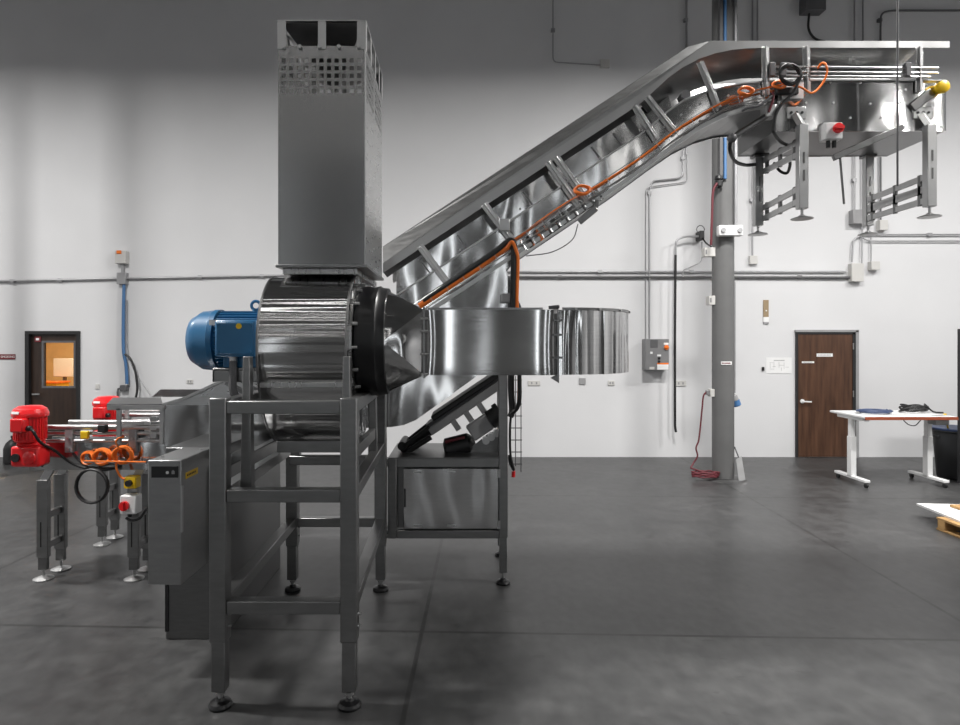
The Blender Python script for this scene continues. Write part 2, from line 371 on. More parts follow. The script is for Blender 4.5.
pipe([(126,278.5),(300,275)], .017, M['galv'], 'grey conduit from the switch riser to behind the steel stack', clips=((200,277),(262,276)))
pipe([(470,271.5),(846,271.5)], .014, M['galv'], 'upper of the two long conduits on the wall right of the stack', clips=((600,271.5),(692,271.5)))
pipe(bend([(470,277),(700,277),(850,277.5)]), .02, M['darkpipe'], 'lower darker of the two long conduits on the wall right of the stack', clips=((560,277),(800,277)))
pipe(bend([(553,-10),(553,62),(601,65)], 5), .009, M['galv'], 'thin conduit dropping from the ceiling to a small box above the conveyor', clips=((553,30),))
single(MB().box((600-462)/kW, (609-462)/kW, WY-.05, WY-.002, CAMZ+(343-68.5)/kW, CAMZ+(343-60.5)/kW), 'junction_box', M['ivory'], 'small pale box high on the wall at the end of a thin conduit', 'box', bevel=.004)
pipe([(686.5,-10),(686.5,155)], .016, M['galv'], 'vertical conduit passing behind the bend of the inclined conveyor', clips=((686,20),))
pipe(bend([(683,150),(683,178),(652,181),(649.5,190),(649.5,340)],7), .013, M['galv'], 'inner conduit jogging down to the grey control panel', clips=((683,158),(649.5,193)))
pipe(bend([(687,150),(687,182),(656,186),(646,188),(645.8,260),(645.8,340)],4), .008, M['galv'], 'thin outer conduit beside the jogged one above the grey control panel')
for px, lab in ((752.5, 'left'), ):
    pipe([(752.5,-10),(752.5,256)], .013, M['galv'], 'conduit drop right of the column ending in a small white box', clips=((752,200),))
    single(MB().box((748.5-462)/kW, (756-462)/kW, WY-.06, WY-.002, CAMZ+(343-264.5)/kW, CAMZ+(343-256)/kW), 'outlet_box', M['ivory'], 'small white outlet box at the bottom of the drop right of the column', 'box', bevel=.004)
pipe([(757.5,-10),(757.5,44)], .013, M['galv'], 'conduit just right of the column top, above the conveyor hood')
pipe([(854.5,-10),(854.5,212)], .013, M['galv'], 'left conduit of the pair feeding the grey box behind the hanging leg', clips=((854.5,180),))
pipe([(863,-10),(863,212)], .013, M['galv'], 'right conduit of the pair feeding the grey box behind the hanging leg')
single(MB().box((848.5-462)/kW, (866-462)/kW, WY-.12, WY-.002, CAMZ+(343-225)/kW, CAMZ+(343-211)/kW), 'pull_box', M['castgrey'], 'grey wall box behind the hanging conveyor legs', 'box', bevel=.006)
pipe(bend([(960,10.5),(892,10.5),(881,13),(880.5,30),(880.5,222)],8), .015, M['darkpipe'], 'dark conduit curving down from the top right corner', clips=((880,20),))
single(MB().box((876-462)/kW, (884-462)/kW, WY-.1, WY-.002, CAMZ+(343-231)/kW, CAMZ+(343-221)/kW), 'outlet_box', M['ivory'], 'small pale box just right of the grey box behind the hanging legs', 'box', bevel=.004)
pipe(bend([(1010,234.5),(862,234.5),(853,240),(852,262)],8), .012, M['galv'], 'upper conduit turning down at the far right of the wall', clips=((930,234.5),))
pipe(bend([(1010,241),(868,241),(861,237),(858.5,234.9)],4), .01, M['galv'], 'lower conduit returning into the bend at the far right of the wall')
pipe([(862,225.5),(862,268)], .009, M['galv'], 'short riser beside the junction box at the end of the long conduits')
pipe([(871,232),(871,262)], .009, M['galv'], 'short riser right of the junction box, under the small pale box')
for (a,b,c,d,lab) in ((848,860,264,282,'pale junction box at the right end of the long wall conduits'),(867.5,876,262,270.5,'small outlet box right of the junction box at the end of the long conduits')):
    single(MB().box((a-462)/kW, (b-462)/kW, WY-.1, WY-.002, CAMZ+(343-d)/kW, CAMZ+(343-c)/kW), 'junction_box', M['ivory'], lab, 'box', bevel=.004)
# dark device at the top with drooping cable
q = at(809, 8, WY)
t = thing('wall_horn', 'dark square wall horn with a drooping cable above the conveyor hood', 'horn', (q.x, WY, q.z-.14))
build(MB().box(q.x-.16, q.x+.16, WY-.2, WY-.002, q.z-.13, q.z+.15), 'body', M['darkpipe'], t, .01)
build(MB().tube(cr([(q.x-.04, WY-.08, q.z-.12), (q.x-.04, WY-.06, q.z-.35), (q.x+.06, WY-.05, q.z-.5), (q.x+.25, WY-.04, q.z-.56)]), .018), 'cable', M['black'], t)

# disconnect switch and hoses on the left wall
q = at(124.3, 258, WY)
t = thing('disconnect_switch', 'pale grey switch box on the wall above the blue hose', 'switch', (q.x, WY, q.z-.1))
build(MB().box(q.x-.085, q.x+.08, WY-.12, WY-.002, q.z-.1, q.z+.1), 'body', M['ivory'], t, .006)
build(MB().box(q.x-.05, q.x+.02, WY-.14, WY-.12, q.z+.05, q.z+.1), 'switch_handle', M['orange'], t, .004)
build(MB().box(q.x-.02, q.x+.02, WY-.06, WY-.03, q.z-.42, q.z-.1), 'riser', M['galv'], t)
build(MB().box(q.x-.07, q.x+.07, WY-.1, WY-.002, q.z-.42, q.z-.24), 'junction_block', M['galv'], t, .005)
single(MB().tube(cr([at(124,284,WY-.05),at(123.3,320,WY-.05),at(123.5,350,WY-.06),at(126,365,WY-.06),at(127,384,WY-.06)]), .025), 'air_hose', M['bluehose'], 'blue hose hanging down the left wall below the switch box', 'hose')
single(MB().tube(cr([at(125,354,WY-.1),at(131,360,WY-.1),at(136,375,WY-.1),at(137,392,WY-.1),at(132,408,WY-.1)]), .018), 'power_cable', M['black'], 'black cable looping off the blue hose on the left wall', 'cable')
single(MB().tube(cr([at(127,300,WY-.03),at(127.5,350,WY-.03),at(133,368,WY-.04),at(150,395,WY-.05)]), .008), 'thin_cable', M['galv'], 'thin grey cable slanting away from the blue hose', 'cable')
q = at(126, 388, WY)
t = thing('air_regulator', 'small dark air regulator with an elbow pipe under the blue hose', 'regulator', (q.x, WY, q.z-.1))
build(MB().box(q.x-.05, q.x+.05, WY-.1, WY-.01, q.z-.04, q.z+.05), 'body', M['darkpipe'], t, .01)
build(MB().tube(bend([(0,0)],1) and [(q.x-.04, WY-.06, q.z), (q.x-.09, WY-.06, q.z-.01), (q.x-.1, WY-.06, q.z-.06), (q.x-.1, WY-.06, q.z-.4)], .016), 'drop_pipe', M['darkpipe'], t)

# small plates on the wall
for (a, b, c, d, mt, lab) in ((528,540,380.5,385.5,'ivory','wide outlet plate under the plain steel duct'), (579,585.5,378,384.5,'castgrey','darker grey square plate under the elbow of the duct'),
                              (608,614.5,380.5,385.5,'ivory','small outlet plate right of the grey square plate'), (675,686,380.5,386,'ivory','outlet plate right of the control panel, behind the hanging cord'),
                              (96,100,384,389,'ivory','switch plate right of the dark door with a window'), (187,193,379.5,383.5,'ivory','outlet plate left of the blue motor bracket')):
    o = single(MB().box((a-462)/kW, (b-462)/kW, WY-.016, WY-.002, CAMZ+(343-d)/kW, CAMZ+(343-c)/kW), 'wall_plate', M[mt], lab, 'wall plate', bevel=.003)
    if mt == 'ivory' and b-a > 5:
        m = MB(); x0 = (a-462)/kW; x1 = (b-462)/kW; zc = CAMZ+(343-(c+d)/2)/kW
        for x in ((x0*.7+x1*.3), (x0*.3+x1*.7)): m.box(x-.012, x+.012, WY-.0175, WY-.016, zc-.018, zc+.018)
        build(m, 'socket', M['castgrey'], o)
# thermometer board, paper and switch
a = at(763, 300, WY); b = at(768.2, 324, WY)
t = thing('thermometer_board', 'tan thermometer board on the wall above the paper notice', 'thermometer', (a.x, WY, b.z))
build(MB().box(a.x, b.x, WY-.02, WY-.002, b.z+.11, a.z), 'board', M['tan'], t, .003)
build(MB().box(a.x, b.x, WY-.02, WY-.002, b.z+.03, b.z+.11), 'scale_strip', M['white'], t)
build(MB().box(a.x, b.x, WY-.02, WY-.002, b.z, b.z+.03), 'foot_strip', M['castgrey'], t)
build(MB().sphere(((a.x+b.x)/2, WY-.022, a.z-.17), .012, 10), 'bulb', M['white'], t)
a = at(766, 357.5, WY); b = at(791.5, 373.3, WY)
t = thing('paper_notice', 'white evacuation map sheet on the wall left of the brown door', 'notice', (a.x, WY, b.z))
build(MB().box(a.x, b.x, WY-.006, WY-.002, b.z, a.z), 'sheet', M['white'], t)
m = MB(); m.box(a.x+.12, a.x+.29, WY-.0072, WY-.006, a.z-.05, a.z-.04)
for (u, v_, w_, h_) in ((.05,.08,.06,.004),(.05,.18,.08,.004),(.12,.06,.004,.1),(.2,.07,.004,.09),(.2,.12,.08,.004),(.28,.08,.004,.1),(.1,.14,.05,.004),(.3,.15,.06,.004),(.24,.16,.004,.05),(.06,.09,.004,.08)):
    m.box(a.x+u, a.x+u+w_, WY-.0072, WY-.006, a.z-v_-h_, a.z-v_)
build(m, 'floor_plan', M['castgrey'], t)
q = at(762.7, 368.8, WY); single(MB().box(q.x-.018, q.x+.018, WY-.025, WY-.002, q.z-.03, q.z+.03), 'wall_switch', M['black'], 'small black switch on the wall left of the paper notice', 'switch', bevel=.003)

# grey control panel
a = at(645.5, 339, WY-.2); b = at(669, 370, WY-.2)
t = thing('control_panel', 'grey wall control panel with an orange switch at the end of the jogged conduit', 'control panel', ((a.x+b.x)/2, WY, b.z))
build(MB().box(a.x, b.x, WY-.2, WY-.002, b.z, a.z), 'enclosure', M['greybox'], t, .005)
W_, H_ = b.x-a.x, a.z-b.z
def face(u0, u1, v0, v1, dep, name, mat): return build(MB().box(a.x+W_*u0, a.x+W_*u1, WY-.2-dep, WY-.2, a.z-H_*v1, a.z-H_*v0), name, M[mat], t)
face(.2,.52,.03,.28,.004,'data_plate','darkpipe'); face(.78,.98,.12,.19,.003,'switch_label','white')
q = V(a.x+W_*.88, WY-.2, a.z-H_*.27); build(MB().cyl(q, q+V(0,-.03,0), .035).bar(q+V(-.03,-.035,.0), q+V(.03,-.035,0), .02, .02), 'rotary_switch', M['orange'], t)
face(.5,.98,.77,.82,.003,'warning_stripe','orange'); face(.5,.98,.82,.99,.003,'warning_label','white'); face(.17,.38,.9,.98,.003,'maker_label','ivory'); face(.2,.3,.41,.48,.004,'meter','white')
face(.5,.66,.5,.56,.003,'button_label','white')
for v in (.62,.73):
    q = V(a.x+W_*.57, WY-.2, a.z-H_*v); build(MB().cyl(q, q+V(0,-.02,0), .018, 12), 'push_button', M['black'], t)

# ------------------------------------------------------------------ the column and what is on it
PD = 8.53; kP = 640/PD; px_ = (723-462)/kP
t = thing('steel_column', 'tall round grey steel column standing on the floor', 'column', (px_, PD, 0))
build(MB().lathe((px_, PD, .02), (0,0,1), [(0,.14),(H-.02,.14)], 40), 'shaft', M['pole'], t)
build(MB().lathe((px_, PD, 0), (0,0,1), [(0,.3),(.012,.28),(.02,.16)], 40), 'grout_pad', M['floor'], t)
zl = CAMZ+(343-362.8)/kP
pts = [(px_+.147*math.sin(a), PD-.147*math.cos(a)) for a in [(-.55+.11*i) for i in range(10)]]
m = MB()
m.v = [V(x,y,zl-.022) for x,y in pts]+[V(x,y,zl+.022) for x,y in pts]; m.f = [(i,i+1,i+11,i+10) for i in range(9)]
lb = build(m, 'label_strip', M['white'], t)
m2 = MB()
for i in range(1,8): 
    x,y = pts[i]; m2.box(x-.006, x+.006, y-.002-.001, y-.001, zl-.008, zl+.008)
build(m2, 'lettering', M['redsign'], t)
COLX = px_
# second column of the same row, left of the view
t = thing('steel_column', 'twin of the round grey column, standing left of the view', 'column', (-6.41, PD, 0))
build(MB().lathe((-6.41, PD, .02), (0,0,1), [(0,.14),(H-.02,.14)], 40), 'shaft', M['pole'], t)
build(MB().lathe((-6.41, PD, 0), (0,0,1), [(0,.3),(.012,.28),(.02,.16)], 40), 'grout_pad', M['floor'], t)
# risers beside the column
single(MB().box((714.3-462)/kP, (717-462)/kP, PD-.19, PD-.13, CAMZ+(343-185)/kP, H-.001), 'strut_channel', M['darkpipe'], 'dark strut channel up the left side of the column', 'channel')
single(MB().cyl((COLX-.04, PD-.165, CAMZ+(343-182)/kP), (COLX-.04, PD-.165, H-.001), .02), 'air_pipe', M['bluehose'], 'blue air pipe running up the front of the column', 'pipe')
single(MB().cyl((COLX+.118, PD-.12, CAMZ+(343-228)/kP), (COLX+.118, PD-.12, H-.001), .02), 'conduit', M['galv'], 'grey conduit running down the right of the column to the white box', 'conduit')
single(MB().cyl((COLX+.155, PD, CAMZ+(343-393)/kP), (COLX+.155, PD, CAMZ+(343-282)/kP), .013), 'conduit', M['galv'], 'short conduit on the right side of the column above the blue plug', 'conduit')
q = at(719, 181.5, PD-.16)
t = thing('air_filter', 'small black air filter at the foot of the blue pipe', 'filter', q)
build(MB().lathe(q+V(0,0,-.08), (0,0,1), [(0,.02),(.02,.045),(.09,.045),(.11,.06),(.15,.05),(.16,.03)], 16), 'bowl', M['black'], t)
single(MB().tube(cr([at(717,183,PD-.2), at(713,192,PD-.2), at(712,215,PD-.2), at(711,245,PD-.2)]), .016), 'air_hose', M['redcord'], 'dark red hose hanging from the black filter beside the column', 'hose')
a = at(718, 225.5, PD-.2); b = at(742, 236, PD-.2)
t = thing('emergency_light', 'white emergency light box across the front of the column', 'emergency light', ((a.x+b.x)/2, PD-.17, b.z))
build(MB().box(a.x, b.x, PD-.24, PD-.141, b.z, a.z), 'housing', M['white'], t, .012)
for x in (a.x+.05, b.x-.05): build(MB().cyl((x, PD-.24, (a.z+b.z)/2), (x, PD-.265, (a.z+b.z)/2), .03, 14), 'lamp_head', M['galv'], t)
for (px0, px1, py0, py1, lab) in ((703, 715, 248, 257, 'pale double box on the upper left of the column'), (707.5, 713.6, 296, 305, 'small pale switch on the left side of the column at conduit height'), ):
    a = at(px0, py0, PD); b = at(px1, py1, PD)
    o = single(MB().box(a.x, b.x, PD-.06, PD+.06, b.z, a.z), 'switch_box', M['ivory'], lab, 'box', bevel=.005)
    build(MB().box(a.x+.01, a.x+.03, PD-.066, PD-.06, b.z+.03, a.z-.03), 'toggle', M['greybox'], o)
a = at(707.5, 389, PD); b = at(714.3, 396.5, PD)
o = single(MB().box(a.x+.02, COLX-.13, PD-.05, PD+.05, b.z, a.z), 'outlet_box', M['ivory'], 'pale outlet box low on the left of the column, feeding the red cord', 'outlet', bevel=.004)
build(MB().box(a.x-.02, a.x+.02, PD-.03, PD+.03, b.z+.02, a.z-.02), 'plug', M['greybox'], o, .006)
P = [at(707,392,PD), at(703.5,396,PD), at(702,410,PD), at(700,430,PD), at(698.5,441,PD), at(696,448,PD), at(697.5,456,PD), at(693.5,463,PD), (at(690.5,468,PD-.05))]
P2 = []
c0 = V((702-462)/kP, PD-.12, .03)
for i in range(60):
    a_ = i*.42; r = .19+.03*math.sin(i*1.7); P2.append(c0+V(r*math.cos(a_)*.85, .10*math.sin(a_), .012+.0012*i+.006*math.sin(i*2.3)))
single(MB().tube(cr(P)+cr(P2, 4), .011), 'extension_cord', M['redcord'], 'dark red extension cord hanging from the outlet and coiled at the column base', 'cord')
# blue plug right of column
q = at(736, 402, PD)
t = thing('power_plug', 'grey and blue power connector hanging on the right side of the column', 'connector', q)
build(MB().lathe(q+V(-.04,0,.1), (.35,0,-1), [(0,.02),(.02,.045),(.08,.05)], 16), 'body', M['castgrey'], t)
build(MB().lathe(q+V(-.01,0,.02), (.35,0,-1), [(0,.055),(.07,.055),(.08,.04)], 16), 'collar', M['bluehose'], t)
# dustpan leaning on the column
t = thing('dust_pan', 'grey metal dustpan with a handle leaning against the column base', 'dustpan', (COLX+.22, PD-.1, 0))
a, b, c, d = at(736,463,PD-.12), at(741.5,457.5,PD-.08), at(745.5,478,PD-.2), at(739,482,PD-.24)
a.z=.27; b.z=.31; c.z=.02; d.z=.005
build(MB().plate([a,b,c,d], .006), 'pan', M['alu'], t)
build(MB().bar((a+b)/2, (a+b)/2+V(-.045,.03,.14), .02, .012), 'handle', M['darkpipe'], t)
# arm and hanging cord left of the column
AY = WY-.15
t = thing('cord_drop', 'dark hanging cord in a bent pipe arm between the control panel and the column', 'cord', at(676, 430, AY))
build(MB().tube(cr([at(676,432,AY),at(675.2,427,AY),at(675,415,AY),at(675,330,AY),at(675.6,255,AY)], 4), .02), 'cord', M['black'], t)
build(MB().tube([at(*p, AY) for p in bend([(675.8,256),(676,240),(684,236.5),(702,236.5)],6)], .016), 'pipe_arm', M['galv'], t)
build(MB().tube(cr([at(702,237,AY),at(706,243,AY-.2),at(711,246.5,AY-.6)]), .013), 'feed_cable', M['black'], t)
build(MB().box(at(699,0,AY).x, at(703.5,0,AY).x, AY-.04, WY-.002, at(0,240,AY).z, at(0,231,AY).z), 'bracket', M['black'], t, .005)
build(MB().tube([at(700.5+4*math.cos(i*PI/5), 229.5-4*math.sin(i*PI/5), AY) for i in range(-1,7)], .007), 'hook', M['darkpipe'], t)
pipe(bend([(702,242),(702,262),(688,268),(683,270),(683,277)],5), .009, M['galv'], 'thin conduit jogging from the pipe arm down to the long wall conduits', d=WY-.06)

# ------------------------------------------------------------------ blower stand
t = thing('blower_stand', 'tall square-tube steel stand in front, carrying the blower', 'machine stand', (-.9, 3.9, 0))
ST = t
LW = .082
legs = [(-1.197, 3.17), (-.556, 3.17), (-1.232, 4.66), (-.592, 4.66)]
for (x, y) in legs:
    lg = build(MB().box(x-LW/2, x+LW/2, y-LW/2, y+LW/2, .33, 1.53), 'leg', M['frame'], t, .006)
    ft = build(MB().box(x-.034, x+.034, y-.034, y+.034, .085, .335), 'foot_tube', M['frame'], lg, .004)
    build(MB().cyl((x, y, .02), (x, y, .09), .012, 12).lathe((x, y, .06), (0,0,1), [(0,.022),(.015,.022)], 6), 'levelling_stud', M['alu'], lg)
    build(MB().lathe((x, y, 0), (0,0,1), [(0,.056),(.012,.058),(.026,.05),(.034,.024),(.045,.018)], 24), 'foot_pad', M['rubber'], lg)
    for z in (.40, .46): build(MB().cyl((x+LW/2, y, z), (x+LW/2+.012, y, z), .008, 8), 'bolt', M['alu'], lg)
def xr(x0, x1, y, z0, z1, name='rail'):
    return build(MB().box(x0+LW/2, x1-LW/2, y-.034, y+.034, z0, z1), name, M['frame'], t, .005)
(xa, y0), (xb, _), (xc, y1), (xd, _) = legs
xr(xa, xb, y0, 1.452, 1.515); xr(xa, xb, y0, 1.017, 1.08); xr(xa, xb, y0, .468, .533)
for yy in (3.33, 4.30): xr(xa, xb, yy, .985, 1.045, 'cross_bar')
xr(xc, xd, y1, 1.452, 1.515); xr(xc, xd, y1, .468, .533)
for (x_0, x_1) in ((xa, xc), (xb, xd)):
    for z in (1.483, 1.048, .50):
        build(MB().bar((x_0, y0+LW/2, z), (x_1, y1-LW/2, z), .066, .064), 'rail', M['frame'], t, .005)

# ------------------------------------------------------------------ blower
t = thing('centrifugal_blower', 'steel drum-shaped blower on the stand with blue motor and black collar', 'blower', (-.9, 3.9, 1.08)); BL = t
HX0, HX1 = -1.096, -.62
prof = [(3.80,2.192)]
prof = []
for i in range(0, 15):
    a = PI/2*i/14; prof.append((3.80-.38*math.sin(a), 1.80+.39*math.cos(a)))
for i in range(1, 25):
    a = PI*i/24*.72; r = .0
    # lower scroll
    cx, cz = 3.93, 1.80; rx = .51+.06*i/24; rz = .60
    prof.append((cx-rx*math.cos(a), cz-rz*math.sin(a)))
prof += [(4.52,1.55),(4.54,1.8),(4.54,2.192)]
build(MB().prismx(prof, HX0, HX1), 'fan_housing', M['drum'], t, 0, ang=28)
# rolled edges and side plates
for x in (HX0, HX1):
    rim = [V(x, y-.004, z) for (y, z) in prof[:34]]
    build(MB().tube(rim, .006, 6), 'rim_bead', M['frame'], t)
zs = 1.575
build(MB().box(HX0+.01, HX1-.01, 3.435, 3.455, zs-.015, zs+.012), 'joint_band', M['steelh'], t, .003)
# support posts
for (x, y) in ((-1.115, 3.33), (-.598, 3.33), (-1.115, 4.3), (-.598, 4.3)):
    build(MB().prism([(x-.03,1.046),(x+.03,1.046),(x+.018,1.73),(x-.016,1.73)], y-.03, y+.03), 'support_post', M['frame'], t, .004)
for (ya, yb) in ((3.36, 4.27),):
    for x in (-1.115, -.598): build(MB().box(x-.02, x+.02, ya, yb, 1.16, 1.23), 'cradle_rail', M['frame'], t, .004)
build(MB().box(-1.03, -.62, 3.56, 3.62, 1.19, 1.255), 'cross_rail', M['frame'], t, .004)
# motor
mx0, mx1, my, mz = -1.58, -1.086, 3.78, 1.815
mt = build(MB().lathe((mx1,my,mz),(-1,0,0),[(0,.10),(.02,.15),(.03,.155),(.33,.155),(.34,.15)],36), 'motor', M['blue'], t)
fins = MB()
for k in range(40):
    a = 2*PI*k/40
    fins.bar((mx1-.05, my+.162*math.cos(a), mz+.162*math.sin(a)), (mx1-.32, my+.162*math.cos(a), mz+.162*math.sin(a)), .006, .024, (0, math.cos(a), math.sin(a)))
build(fins, 'cooling_fin', M['blue'], mt)
build(MB().lathe((mx1-.33,my,mz),(-1,0,0),[(0,.182),(.03,.182),(.035,.178),(.10,.172),(.135,.15),(.160,.135),(.167,.12),(.172,.05)],36), 'fan_cowl', M['blue'], mt)
build(MB().box(mx1-.29, mx1-.06, 3.555, 3.66, 1.722, 1.928), 'terminal_box', M['blue'], mt, .012)
build(MB().box(mx1-.277, mx1-.073, 3.545, 3.556, 1.738, 1.914), 'box_cover', M['blue'], mt, .004)
for x in (mx1-.265, mx1-.088):
    for z in (1.752, 1.90): build(MB().cyl((x,3.545,z),(x,3.538,z),.008,8), 'cover_screw', M['blue'], mt)
build(MB().cyl((mx1-.15,3.545,1.893),(mx1-.15,3.541,1.893),.016,12), 'yellow_sticker', M['yellow'], mt)
build(MB().box(mx1-.335, mx1-.30, my-.183, my-.176, 1.90, 1.93), 'data_tag', M['white'], mt)
eb = [V(mx1-.125+.026*math.cos(a*PI/8), my-.02, mz+.205+.026*math.sin(a*PI/8)) for a in range(16)]
build(MB().tube(eb, .009, 8, True).cyl((mx1-.125,my-.02,mz+.15),(mx1-.125,my-.02,mz+.185),.02,12), 'lifting_eye', M['blue'], mt)
build(MB().box(mx1-.27,mx1-.08,my-.15,my-.06,mz-.155,mz-.09).box(mx1-.27,mx1-.08,my+.06,my+.15,mz-.155,mz-.09), 'motor_foot', M['blue'], mt, .006)
br = build(MB().box(-1.405, HX0-.02, 3.60, 4.05, 1.645, 1.66).box(-1.405, HX0-.02, 3.60, 3.615, 1.58, 1.645).box(-1.405, -1.39, 3.60, 4.05, 1.58, 1.645), 'motor_shelf', M['frame'], t, .004)
build(MB().bar((-1.36,3.7,1.57),(-1.12,3.7,1.44),.05,.02).bar((-1.36,3.95,1.57),(-1.12,3.95,1.44),.05,.02), 'shelf_brace', M['frame'], br)
gl = build(MB().lathe((mx1-.20,3.60,1.74),(0,0,-1),[(0,.028),(.02,.028),(.022,.022),(.05,.022)],14), 'cable_gland', M['alu'], mt)
build(MB().tube(cr([(mx1-.20,3.60,1.70),(mx1-.195,3.58,1.62),(mx1-.19,3.57,1.53),(mx1-.15,3.58,1.475),(mx1-.08,3.62,1.45),(mx1-.03,3.66,1.42)]), .022, 10), 'motor_cable', M['darkpipe'], mt)
# inlet side: flange, collar, cone
AY_, AZ_ = 3.86, 1.81
fl = build(MB().lathe((HX1,AY_,AZ_),(1,0,0),[(0,.345),(.012,.345),(.013,.30)],48), 'bolt_flange', M['steel'], t)
for k in range(16):
    a = 2*PI*k/16+.1; p = V(HX1+.012, AY_+.335*math.cos(a), AZ_+.335*math.sin(a)); build(MB().cyl(p, p+V(.03,0,0), .010, 8), 'bolt', M['alu'], fl)
build(MB().lathe((HX1+.013,AY_,AZ_),(1,0,0),[(0,.315),(.01,.325),(.04,.33),(.09,.325),(.12,.332),(.135,.322),(.17,.318),(.175,.30)],56), 'rubber_collar', M['rubber'], t)
# the support side plate behind the collar

# round-to-square cone
CX0, CX1 = HX1+.18, -.215
DY0, DY1, DZ0, DZ1 = 3.65, 4.05, 1.617, 1.989
n = 40; m = MB(); vs = []
for k in range(n):
    a = 2*PI*k/n+PI/4; vs.append(V(CX0, AY_-.302*math.cos(a), AZ_+.302*math.sin(a)))
cor = [V(CX1,DY0,DZ1), V(CX1,DY1,DZ1), V(CX1,DY1,DZ0), V(CX1,DY0,DZ0)]
fs = []
q4 = n//4
for c in range(4):
    for k in range(q4):
        i = (c*q4+k) % n; fs.append((i, (i+1) % n, n+c))
    mid = ((c+1)*q4) % n; fs.append((mid, n+(c+1) % 4, n+c))
# shift so that corners face their quadrant
vs2 = []
for k in range(n):
    a = 2*PI*k/n; vs2.append(V(CX0, AY_-.302*math.cos(a), AZ_+.302*math.sin(a)))
m.v = vs2+cor; m.f = fs
ic = build(m, 'inlet_cone', M['cone'], t, 0, True, ang=25)
se = ic.data.attributes.get('sharp_edge') or ic.data.attributes.new('sharp_edge', 'BOOLEAN', 'EDGE')
for e in ic.data.edges:
    a_, b_2 = sorted(e.vertices)
    if b_2 >= n and a_ in (0, q4, 2*q4, 3*q4): se.data[e.index].value = True
# bolted strap on the collar rear
# ------------------------------------------------------------------ exhaust stack
TX0, TX1, TY0, TY1, TZ0, TZ1 = -1.04, -.548, 3.62, 4.38, 2.235, 3.625
t = thing('exhaust_stack', 'tall rectangular steel stack with square holes above the blower', 'stack', ((TX0+TX1)/2, 4.0, 2.19))
def panel(o, u, W, Hh, holes, thick, nrm):
    """sheet with real holes: o origin, u horizontal unit, holes = list of (u0,u1,z0,z1) on a grid"""
    us = sorted({0, W, *[h[0] for h in holes], *[h[1] for h in holes]}); zs_ = sorted({0, Hh, *[h[2] for h in holes], *[h[3] for h in holes]})
    hs = {(round(h[0],5), round(h[2],5)) for h in holes}
    m = MB(); idx = {}
    off = Vector(nrm)*thick
    for s_ in (0, 1):
        for i, a in enumerate(us):
            for j, b in enumerate(zs_): idx[(s_, i, j)] = len(m.v); m.v.append(o+u*a+V(0,0,b)+off*s_)
    solid = {}
    for i in range(len(us)-1):
        for j in range(len(zs_)-1): solid[(i,j)] = (round(us[i],5), round(zs_[j],5)) not in hs
    for (i, j), s_ in solid.items():
        if not s_: continue
        m.f.append((idx[0,i,j], idx[0,i+1,j], idx[0,i+1,j+1], idx[0,i,j+1])); m.f.append((idx[1,i,j+1], idx[1,i+1,j+1], idx[1,i+1,j], idx[1,i,j]))
        for di, dj, e in ((-1,0,((i,j),(i,j+1))), (1,0,((i+1,j),(i+1,j+1))), (0,-1,((i,j),(i+1,j))), (0,1,((i,j+1),(i+1,j+1)))):
            if not solid.get((i+di, j+dj), False):
                a, b = e; m.f.append((idx[0,a[0],a[1]], idx[0,b[0],b[1]], idx[1,b[0],b[1]], idx[1,a[0],a[1]]))
    return m
kT = 640/TY0
PZ = CAMZ+(343-46)/kT-TZ0       # panel height below the open top
def holes(W, n0, n1, pitch, off):
    out = []
    for r_ in range(5):
        zc = CAMZ+(343-(60.5+7.6*r_))/kT-TZ0
        for c in range(n0, n1):
            u = off+pitch*c; out.append((u-.0125, u+.0125, zc-.0125, zc+.0125))
    return out
Wf, Wd = TX1-TX0, TY1-TY0
build(panel(V(TX0,TY0,TZ0), V(1,0,0), Wf, PZ, holes(Wf,0,11,.0428,.031), .004, (0,1,0)), 'front_panel', M['stack'], t, smooth=False)
build(panel(V(TX1-.004,TY0+.004,TZ0), V(0,1,0), Wd-.008, PZ, holes(Wd,0,7,.0428,.06)+[(a+.36,b+.36,c,d) for a,b,c,d in holes(Wd,0,7,.0428,.06)], .004, (1,0,0)), 'side_panel', M['steel'], t, smooth=False)
build(panel(V(TX0,TY0+.004,TZ0), V(0,1,0), Wd-.008, PZ, holes(Wd,0,7,.0428,.06)+[(a+.36,b+.36,c,d) for a,b,c,d in holes(Wd,0,7,.0428,.06)], .004, (1,0,0)), 'side_panel', M['steel'], t, smooth=False)
build(panel(V(TX0,TY1-.004,TZ0), V(1,0,0), Wf, PZ, holes(Wf,0,11,.0428,.031), .004, (0,1,0)), 'rear_panel', M['stack'], t, smooth=False)
zt0 = TZ0+PZ-.02
for (x, y) in ((TX0,TY0-.004),(TX0+Wf*.46,TY0-.004),(TX1-.045,TY0-.004),(TX0,TY1),(TX0+Wf*.46,TY1),(TX1-.045,TY1)):
    build(MB().box(x, x+.045, y, y+.004, zt0, TZ1), 'bracket_strap', M['alu'], t)
for x in (TX0-.004, TX1):
    for y in (TY0, TY0+Wd*.25, TY0+Wd*.5, TY0+Wd*.75, TY1-.05): build(MB().box(x, x+.004, y, y+.05, zt0, TZ1), 'bracket_strap', M['alu'], t)
build(MB().box(TX0-.004,TX1+.004,TY0-.006,TY0+.02,TZ1-.006,TZ1).box(TX0-.004,TX1+.004,TY1-.02,TY1+.006,TZ1-.006,TZ1).box(TX0-.006,TX0+.02,TY0,TY1,TZ1-.006,TZ1).box(TX1-.02,TX1+.006,TY0,TY1,TZ1-.006,TZ1), 'top_rim', M['alu'], t)
